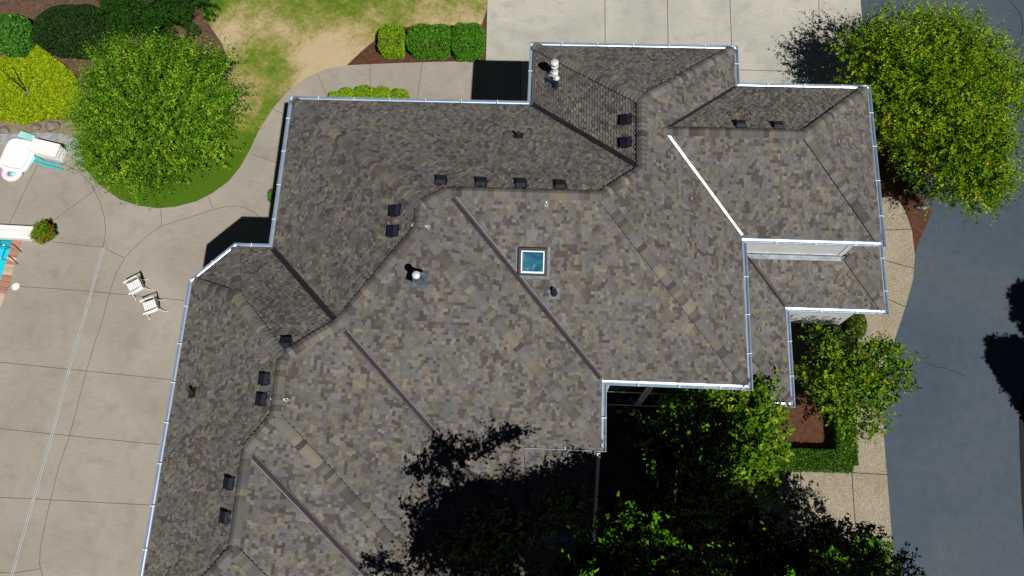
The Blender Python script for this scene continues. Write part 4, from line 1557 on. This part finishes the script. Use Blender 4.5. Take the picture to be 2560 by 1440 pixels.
# ------------------------------------------------------------------ small things
def rock(px, py, r, label, seed, mat=M_rock, sc=(1, .7, .5)):
    c = U(px, py)
    rng = random.Random(seed)
    mb = MB()
    prof = []
    n, k = 14, 7
    vs = []
    for i in range(k + 1):
        th = math.pi * i / k
        for j in range(n):
            a = 2 * math.pi * j / n
            w = 1 + 0.12 * math.sin(3 * a + seed) * math.sin(th) + 0.08 * math.sin(5 * a + 2 * th + seed)
            vs.append((r * sc[0] * w * math.sin(th) * math.cos(a), r * sc[1] * w * math.sin(th) * math.sin(a), r * sc[2] * math.cos(th) * w + r * sc[2] * .5))
    fs = [(i * n + j, (i + 1) * n + j, (i + 1) * n + (j + 1) % n, i * n + (j + 1) % n) for i in range(k) for j in range(n)]
    mb.mesh_part(vs, fs, smooth=True)
    o = mb.build('boulder', mat)
    o.location = (c.x, c.y, 0.02)
    tag(o, label, 'rock', 'garden rocks')


rock(134, 318, .33, 'largest grey boulder between the yellow groundcover and the gravel', 1)
rock(91, 320, .22, 'middle brown boulder in the dirt strip', 2)
rock(12, 328, .24, 'tan boulder at the left end of the dirt strip', 3)
rock(6, 296, .10, 'small dark stone on the edge of the yellow groundcover', 4, M_grey)
rock(2294, 520, .16, 'dark rock on the bark beside the asphalt, left of the pair', 5, M_darkmetal)
rock(2308, 521, .13, 'pale-topped rock on the bark beside the asphalt, right of the pair', 6, M_grey)


# patio chairs ---------------------------------------------------------
def chair(label, armF, armB, armF2, armB2):
    a, b, c, d = [U(*p, 0.66) for p in (armF, armB, armF2, armB2)]
    cen = (a + b + c + d) / 4
    fwd = ((a - b) + (c - d)).normalized()
    rz = math.atan2(fwd.y, fwd.x)
    W = 0.27
    L = 0.25
    t = thing('patio_chair', label, 'chair', (cen.x, cen.y, 0.05), rz, 'white patio chairs')
    # local: +x forwards, +y to the chair's left
    mb = MB()
    nx, ny = 6, 7
    x0, x1, y0, y1 = -.23, .24, -.23, .23
    bw = .021
    zs = .42
    mb.box(((x0 + x1) / 2, y0, zs), (x1 - x0 + .03, .03, .025))
    mb.box(((x0 + x1) / 2, y1, zs), (x1 - x0 + .03, .03, .025))
    mb.box((x0, 0, zs + .001), (.03, y1 - y0 - .03, .025))
    mb.box((x1, 0, zs + .001), (.03, y1 - y0 - .03, .025))
    for i in range(1, nx):
        mb.box((x0 + (x1 - x0) * i / nx, 0, zs), (.042, y1 - y0 - .03, .008))
    for i in range(1, ny):
        mb.box(((x0 + x1) / 2, y0 + (y1 - y0) * i / ny, zs + .006), (x1 - x0 - .03, .034, .008))
    mb.build('seat', M_chairw, t)
    mb = MB()
    # oval openwork back, leaning backwards
    bx = lambda z: -.25 - (z - .45) * .22
    loop = [(bx(.68 + .23 * math.sin(q)), .25 * math.cos(q), .68 + .23 * math.sin(q)) for q in np.linspace(0, 2 * math.pi, 25)]
    mb.tube(loop, .014, 6, cap=False)
    for i in range(-3, 4):
        y = i * .062
        hgt = .23 * math.sqrt(max(0, 1 - (y / .25) ** 2))
        mb.tube([(bx(.68 - hgt), y, .68 - hgt), (bx(.68) - .012, y * 1.03, .68), (bx(.68 + hgt), y, .68 + hgt)], .011, 5)
    for dz in (-.11, 0, .11):
        w = .25 * math.sqrt(1 - (dz / .23) ** 2)
        mb.tube([(bx(.68 + dz), -w, .68 + dz), (bx(.68 + dz), w, .68 + dz)], .010, 5)
    mb.tube([(-.23, -.2, .42), (bx(.55), -.19, .55)], .014, 6)
    mb.tube([(-.23, .2, .42), (bx(.55), .19, .55)], .014, 6)
    mb.build('backrest', M_chairw, t)
    for s in (-1, 1):
        mb = MB()
        mb.tube([(bx(.7), s * .24, .68), (-.1, s * W, .665), (.15, s * W, .66), (.25, s * W, .65), (.275, s * W, .625)], [.018, .021, .024, .03, .026], 8)
        mb.tube([(.24, s * W, .64), (.25, s * .25, .52), (.235, s * .23, .42)], .014, 6)
        mb.build('armrest', M_chairw, t)
        mb = MB()
        mb.tube([(.235, s * .225, .42), (.27, s * .25, .28), (.27, s * .26, .12), (.33, s * .3, .012)], [.016, .014, .012, .016], 6)
        mb.build('leg', M_chairw, t)
        mb = MB()
        mb.tube([(-.23, s * .215, .42), (-.27, s * .225, .28), (-.33, s * .235, .12), (-.43, s * .26, .012)], [.016, .014, .012, .016], 6)
        mb.build('leg', M_chairw, t)


chair('white openwork patio chair, upper of the pair on the concrete', (310, 704), (340, 688), (326, 738), (355, 722))
chair('white openwork patio chair, lower of the pair and nearer the house', (351, 752), (383, 739), (361, 787), (393, 776))


# pool ---------------------------------------------------------------
def pool():
    t = thing('swimming_pool', 'turquoise swimming pool with brick coping at the left edge', 'pool', U(0, 700, 0))
    o3 = Vector((t.location.x, t.location.y, 0))
    inner = [(34, 600), (24, 636), (12, 674), (0, 713), (-22, 768), (-45, 818), (-88, 900), (-190, 1130), (-560, 1130), (-560, 560)]
    outer = [(56, 600), (46, 640), (36, 676), (24, 718), (2, 772), (-20, 815), (-62, 900), (-160, 1130)]
    I3 = [U(*p) - o3 for p in inner]
    mb = MB()
    for t3_ in tessellate_polygon([[Vector((p.x, p.y, 0)) for p in I3]]):
        mb.face([(I3[i].x, I3[i].y, -1.3) for i in t3_])
    for i in range(len(I3)):
        p, q = I3[i], I3[(i + 1) % len(I3)]
        mb.face([(p.x, p.y, -1.3), (q.x, q.y, -1.3), (q.x, q.y, 0.04), (p.x, p.y, 0.04)])
    mb.build('basin', M_plaster, t)
    mb = MB()
    for t3_ in tessellate_polygon([[Vector((p.x, p.y, 0)) for p in I3]]):
        mb.face([(I3[i].x, I3[i].y, -0.08) for i in t3_])
    w = mb.build('water', M_water, t)
    rng = random.Random(5)
    mb = MB()
    rows = 0
    Ip, Op = [U(*p) - o3 for p in inner[:8]], [U(*p) - o3 for p in outer]
    for i in range(7):
        a, b, c, d = Ip[i], Ip[i + 1], Op[i + 1], Op[i]
        n = max(1, int(round((b - a).length / .105)))
        for k in range(n):
            u0, u1 = k / n + .06 / n, (k + 1) / n - .06 / n
            pts = [a.lerp(b, u0), d.lerp(c, u0), d.lerp(c, u1), a.lerp(b, u1)]
            col = (0.36, 0.16, 0.115) if (rows // 7) % 2 == 0 or rng.random() < .12 else (0.50, 0.38, 0.28)
            kf = rng.uniform(.85, 1.15)
            col = tuple(v * kf for v in col)
            rows += 1
            mb.face([(p.x, p.y, 0.075) for p in pts], col)
            for j in range(4):
                p, q = pts[j], pts[(j + 1) % 4]
                mb.face([(p.x, p.y, 0.0), (q.x, q.y, 0.0), (q.x, q.y, 0.075), (p.x, p.y, 0.075)], col)
        pts = [a, d, c, b]
        mb.face([(p.x, p.y, 0.068) for p in pts], (0.45, 0.38, 0.32))
    mb.build('coping', M_brick, t)
    for k, (b0, fx) in enumerate((((58, 633), (-20, 617)), ((50, 664), (-28, 650)))):
        mb = MB()
        p, q = U(*b0) - o3, U(*fx) - o3
        d = (q - p)
        pts = [p + Vector((0, 0, .05)), p + d * .12 + Vector((0, 0, .55)), p + d * .3 + Vector((0, 0, .8)), p + d * .5 + Vector((0, 0, .82)), p + d * .75 + Vector((0, 0, .5)), p + d + Vector((0, 0, -.25))]
        mb.tube(pts, .022, 8)
        mb.build('handrail', M_chrome, t)


pool()
# skimmer lid
mb = MB()
mb.lathe([(.155, 0), (.155, .012), (.14, .02), (0, .022)], n=28)
mb.box((0, 0, .024), (.04, .12, .01))
o = mb.build('skimmer_lid', M_plw)
o.location = U(39, 716, .05)
tag(o, 'round white skimmer lid set in the patio beside the pool coping', 'lid')
# white slab bench at the pool end
a, b_, c = U(-160, 566, .3), U(92, 580, .3), U(-160, 590, .3)
t = thing('pool_cover_box', 'long white boxed pool cover housing reaching in from the left edge', 'box', (b_.x, b_.y, 0.05), math.atan2(a.y - b_.y, a.x - b_.x))
mb = MB()
mb.box((2.0, .06, .13), (4.0, .5, .26))
mb.build('housing', M_plw, t, bevel=.01)
mb = MB()
mb.box((2.0, -.115, .275), (4.04, .2, .025))
mb.box((2.0, .145, .275), (4.04, .30, .025))
mb.build('lid_boards', M_plw, t, bevel=.004)


# flower planter
def planter():
    c = U(106, 581, .6)
    t = thing('flower_planter', 'potted ball of lime foliage with red and pink flowers by the pool', 'planter', (c.x, c.y, .05))
    mb = MB()
    mb.lathe([(.15, 0), (.16, .03), (.2, .28), (.22, .36), (.2, .38), (.18, .34), (0, .33)], n=20)
    mb.build('pot', M_pot, t)
    P, D, Nn, ln, wd, C, sb, sc = shoots([((0, 0, .55), (.34, .36, .26), 1)], 640, 7, .13, (.06, .034), [(0.115, 0.19, 0.008), (0.17, 0.25, 0.012), (0.07, 0.14, 0.008)], [3, 3, 2], 95, rad_lo=.3)
    leaves_mesh('foliage', M_leaf, t, P, D, Nn, ln, wd, C)
    rng = np.random.default_rng(96)
    spots = [(.29, .02), (.33, .12), (.26, -.14), (.32, .2), (.18, -.26), (-.08, -.36), (-.02, -.38), (-.10, -.3), (.22, -.2), (.27, -.06), (.33, .05), (.30, -.1)]
    for i, (x, y) in enumerate(spots):
        n = 26
        P = np.array([x, y, .62]) + rng.normal(0, .032, (n, 3))
        pk = -.2 < x < 0
        C = np.tile(np.array([(0.62, 0.06, 0.09)] if pk else [(0.33, 0.012, 0.02)]), (n, 1)) * rng.uniform(.7, 1.2, (n, 1))
        leaves_mesh('flower', M_leaf, t, P, rng.normal(size=(n, 3)), rng.normal(size=(n, 3)) + np.array([0, 0, .6]), np.full(n, .05), np.full(n, .042), C)


planter()


# pool toys and deck box -----------------------------------------------
def rbox(name, mat, parent, size, c, bev, rz=0.0):
    mb = MB()
    mb.box(c, size, rz)
    return mb.build(name, mat, parent, bevel=bev)


def toys():
    # deck box: corners of the top seen in the photo
    z = .62
    q = [U(*p, z) for p in ((68, 377), (85, 344), (152, 362), (138, 392))]
    cen = sum(q, Vector()) / 4
    ax = ((q[2] - q[1]) + (q[3] - q[0])).normalized()
    rz = math.atan2(ax.y, ax.x)
    L, Wd_ = ((q[2] - q[1]).length + (q[3] - q[0]).length) / 2, ((q[0] - q[1]).length + (q[3] - q[2]).length) / 2
    t = thing('deck_box', 'off-white plastic deck storage box on the patio next to the gravel', 'storage box', (cen.x, cen.y, .05), rz)
    rbox('body', M_plw, t, (L - .06, Wd_ - .05, .52), (0, 0, .26), .02)
    rbox('lid', M_plw, t, (L, Wd_, .07), (0, 0, .56), .02)
    mb = MB()
    for zz in (.14, .36):
        mb.box((L / 2 - .028, 0, zz), (.02, Wd_ * .74, .17))
        mb.box((-.0, -Wd_ / 2 + .022, zz), (L * .8, .02, .17))
    mb.build('side_panel', M_plw, t, bevel=.006)
    # big white rounded float leaning on the box
    c = U(43, 387, .3)
    t = thing('pool_float', 'large white rounded inflatable float beside the deck box', 'pool float', (c.x, c.y, .05), rz + .05)
    rbox('cushion', M_vinyl, t, (1.12, 1.3, .22), (0, 0, .14), .1)
    mb = MB()
    loop = []
    for aa in np.linspace(0, 2 * math.pi, 49):
        x = math.copysign(abs(math.cos(aa)) ** .45, math.cos(aa)) * .56
        y = math.copysign(abs(math.sin(aa)) ** .45, math.sin(aa)) * .65
        loop.append((x, y, .2))
    mb.tube(loop, .1, 8, cap=False)
    mb.build('rim', M_vinyl, t)
    # aqua float behind
    c = U(66, 340, .15)
    t = thing('pool_float', 'flat aqua float lying behind the white float on the gravel', 'pool float', (c.x, c.y, .05), rz - .1)
    rbox('mat_body', M_aqua, t, (.72, .3, .14), (0, 0, .08), .06)
    # aqua-white float at the right side of the white float
    c = U(70, 405, .2)
    t = thing('pool_float', 'pale aqua and white float tucked under the white float', 'pool float', (c.x, c.y, .05), rz + 1.45)
    rbox('mat_body', M_aqua, t, (.75, .3, .16), (0, 0, .09), .07)
    mb = MB()
    for k in (-.22, 0, .22):
        mb.box((k, 0, .165), (.1, .26, .014))
    mb.build('stripe', M_vinyl, t, bevel=.004)
    # ring
    c = U(33, 433, .12)
    t = thing('swim_ring', 'pale pink inflatable swim ring with blue centre on the patio', 'swim ring', (c.x, c.y, .05))
    mb = MB()
    mb.tube([(.31 * math.cos(a_), .28 * math.sin(a_), .13) for a_ in np.linspace(0, 2 * math.pi, 33)], .125, 12, cap=False)
    mb.build('tube', M_pink, t)
    mb = MB()
    mb.lathe([(0, .05), (.2, .05), (.2, .062), (0, .07)], n=20)
    mb.build('seat_floor', M_aqua, t)
    mb = MB()
    mb.tube([(-.14, -.03, .1), (-.06, .09, .18), (.08, .08, .18), (.14, -.02, .1)], .025, 7)
    mb.build('handle', M_teal, t)
    # noodles
    for pts, lab in (([(80, 403, .1), (105, 411, .1), (130, 418, .1), (157, 425, .1)], 'straight turquoise foam noodle, nearer the pool'),
                     ([(84, 390, .16), (97, 397, .15), (112, 405, .13), (132, 410, .12), (155, 413, .12)], 'bent turquoise foam noodle lying against the deck box')):
        P = [U(*p) for p in pts]
        o0 = P[0].copy()
        mb = MB()
        mb.tube([p - o0 for p in P], .042, 9)
        o = mb.build('foam_noodle', M_teal)
        o.location = o0 + Vector((0, 0, .03))
        tag(o, lab, 'pool noodle', 'turquoise noodles')


toys()

# garden pole on the groundcover
c = U(78, 240)
t = thing('garden_pole', 'thin dark garden pole with small grey base in the yellow groundcover', 'pole', (c.x, c.y, .05))
mb = MB()
mb.tube([(0, 0, 0.2), (0, 0, 2.6)], .02, 8)
mb.build('pole', M_darkmetal, t)
mb = MB()
mb.tube([(.02, .02, .2), (-.25, .25, 1.05)], .014, 6)
mb.build('brace', M_darkmetal, t)
mb = MB()
mb.box((0, 0, .15), (.16, .12, .3))
mb.build('base', M_grey, t, bevel=.01)
# path light
c = U(2146, 1366)
t = thing('path_light', 'small dark path light on a stake beside the pebbled walkway', 'light', (c.x, c.y, .05))
mb = MB()
mb.tube([(0, 0, 0), (0, 0, .4)], .015, 6)
mb.build('stake', M_darkmetal, t)
mb = MB()
mb.box((0, 0, .44), (.13, .13, .1), .5, taper=.85)
mb.build('lamp_head', M_grey, t, bevel=.008)

# ------------------------------------------------------------------ light, sky, camera
world = bpy.data.worlds.new('World')
scn.world = world
world.use_nodes = True
nt = world.node_tree
bg = nt.nodes['Background']
sky = nt.nodes.new('ShaderNodeTexSky')
sky.sky_type = 'NISHITA'
sky.sun_disc = False
sdir = Vector((-SX, -SY, 1)).normalized()
sky.sun_elevation = math.asin(sdir.z)
sky.sun_rotation = math.atan2(sdir.x, sdir.y)
sky.air_density = 0.13
sky.dust_density = 0.0
sky.ozone_density = 2.0
nt.links.new(sky.outputs[0], bg.inputs[0])
bg.inputs[1].default_value = 0.05
sl = bpy.data.lights.new('sun', 'SUN')
sl.energy = 5.0
sl.angle = math.radians(0.5)
sl.color = (1.0, 0.965, 0.91)
so = bpy.data.objects.new('sun', sl)
COL.objects.link(so)
so.rotation_euler = (-sdir).to_track_quat('-Z', 'Y').to_euler()
so.location = sdir * 60

cd = bpy.data.cameras.new('camera')
cam = bpy.data.objects.new('camera', cd)
COL.objects.link(cam)
M = Matrix(RC.tolist()).to_4x4()
M.translation = (0, 0, H)
cam.matrix_world = M
cd.sensor_fit = 'HORIZONTAL'
cd.sensor_width = 36.0
cd.lens = F / 2560 * 36.0
cd.clip_start = 0.5
cd.clip_end = 2000
scn.camera = cam
scn.view_settings.view_transform = 'Standard'
scn.view_settings.look = 'None'
scn.view_settings.exposure = 0.0
scn.view_settings.gamma = 1.0
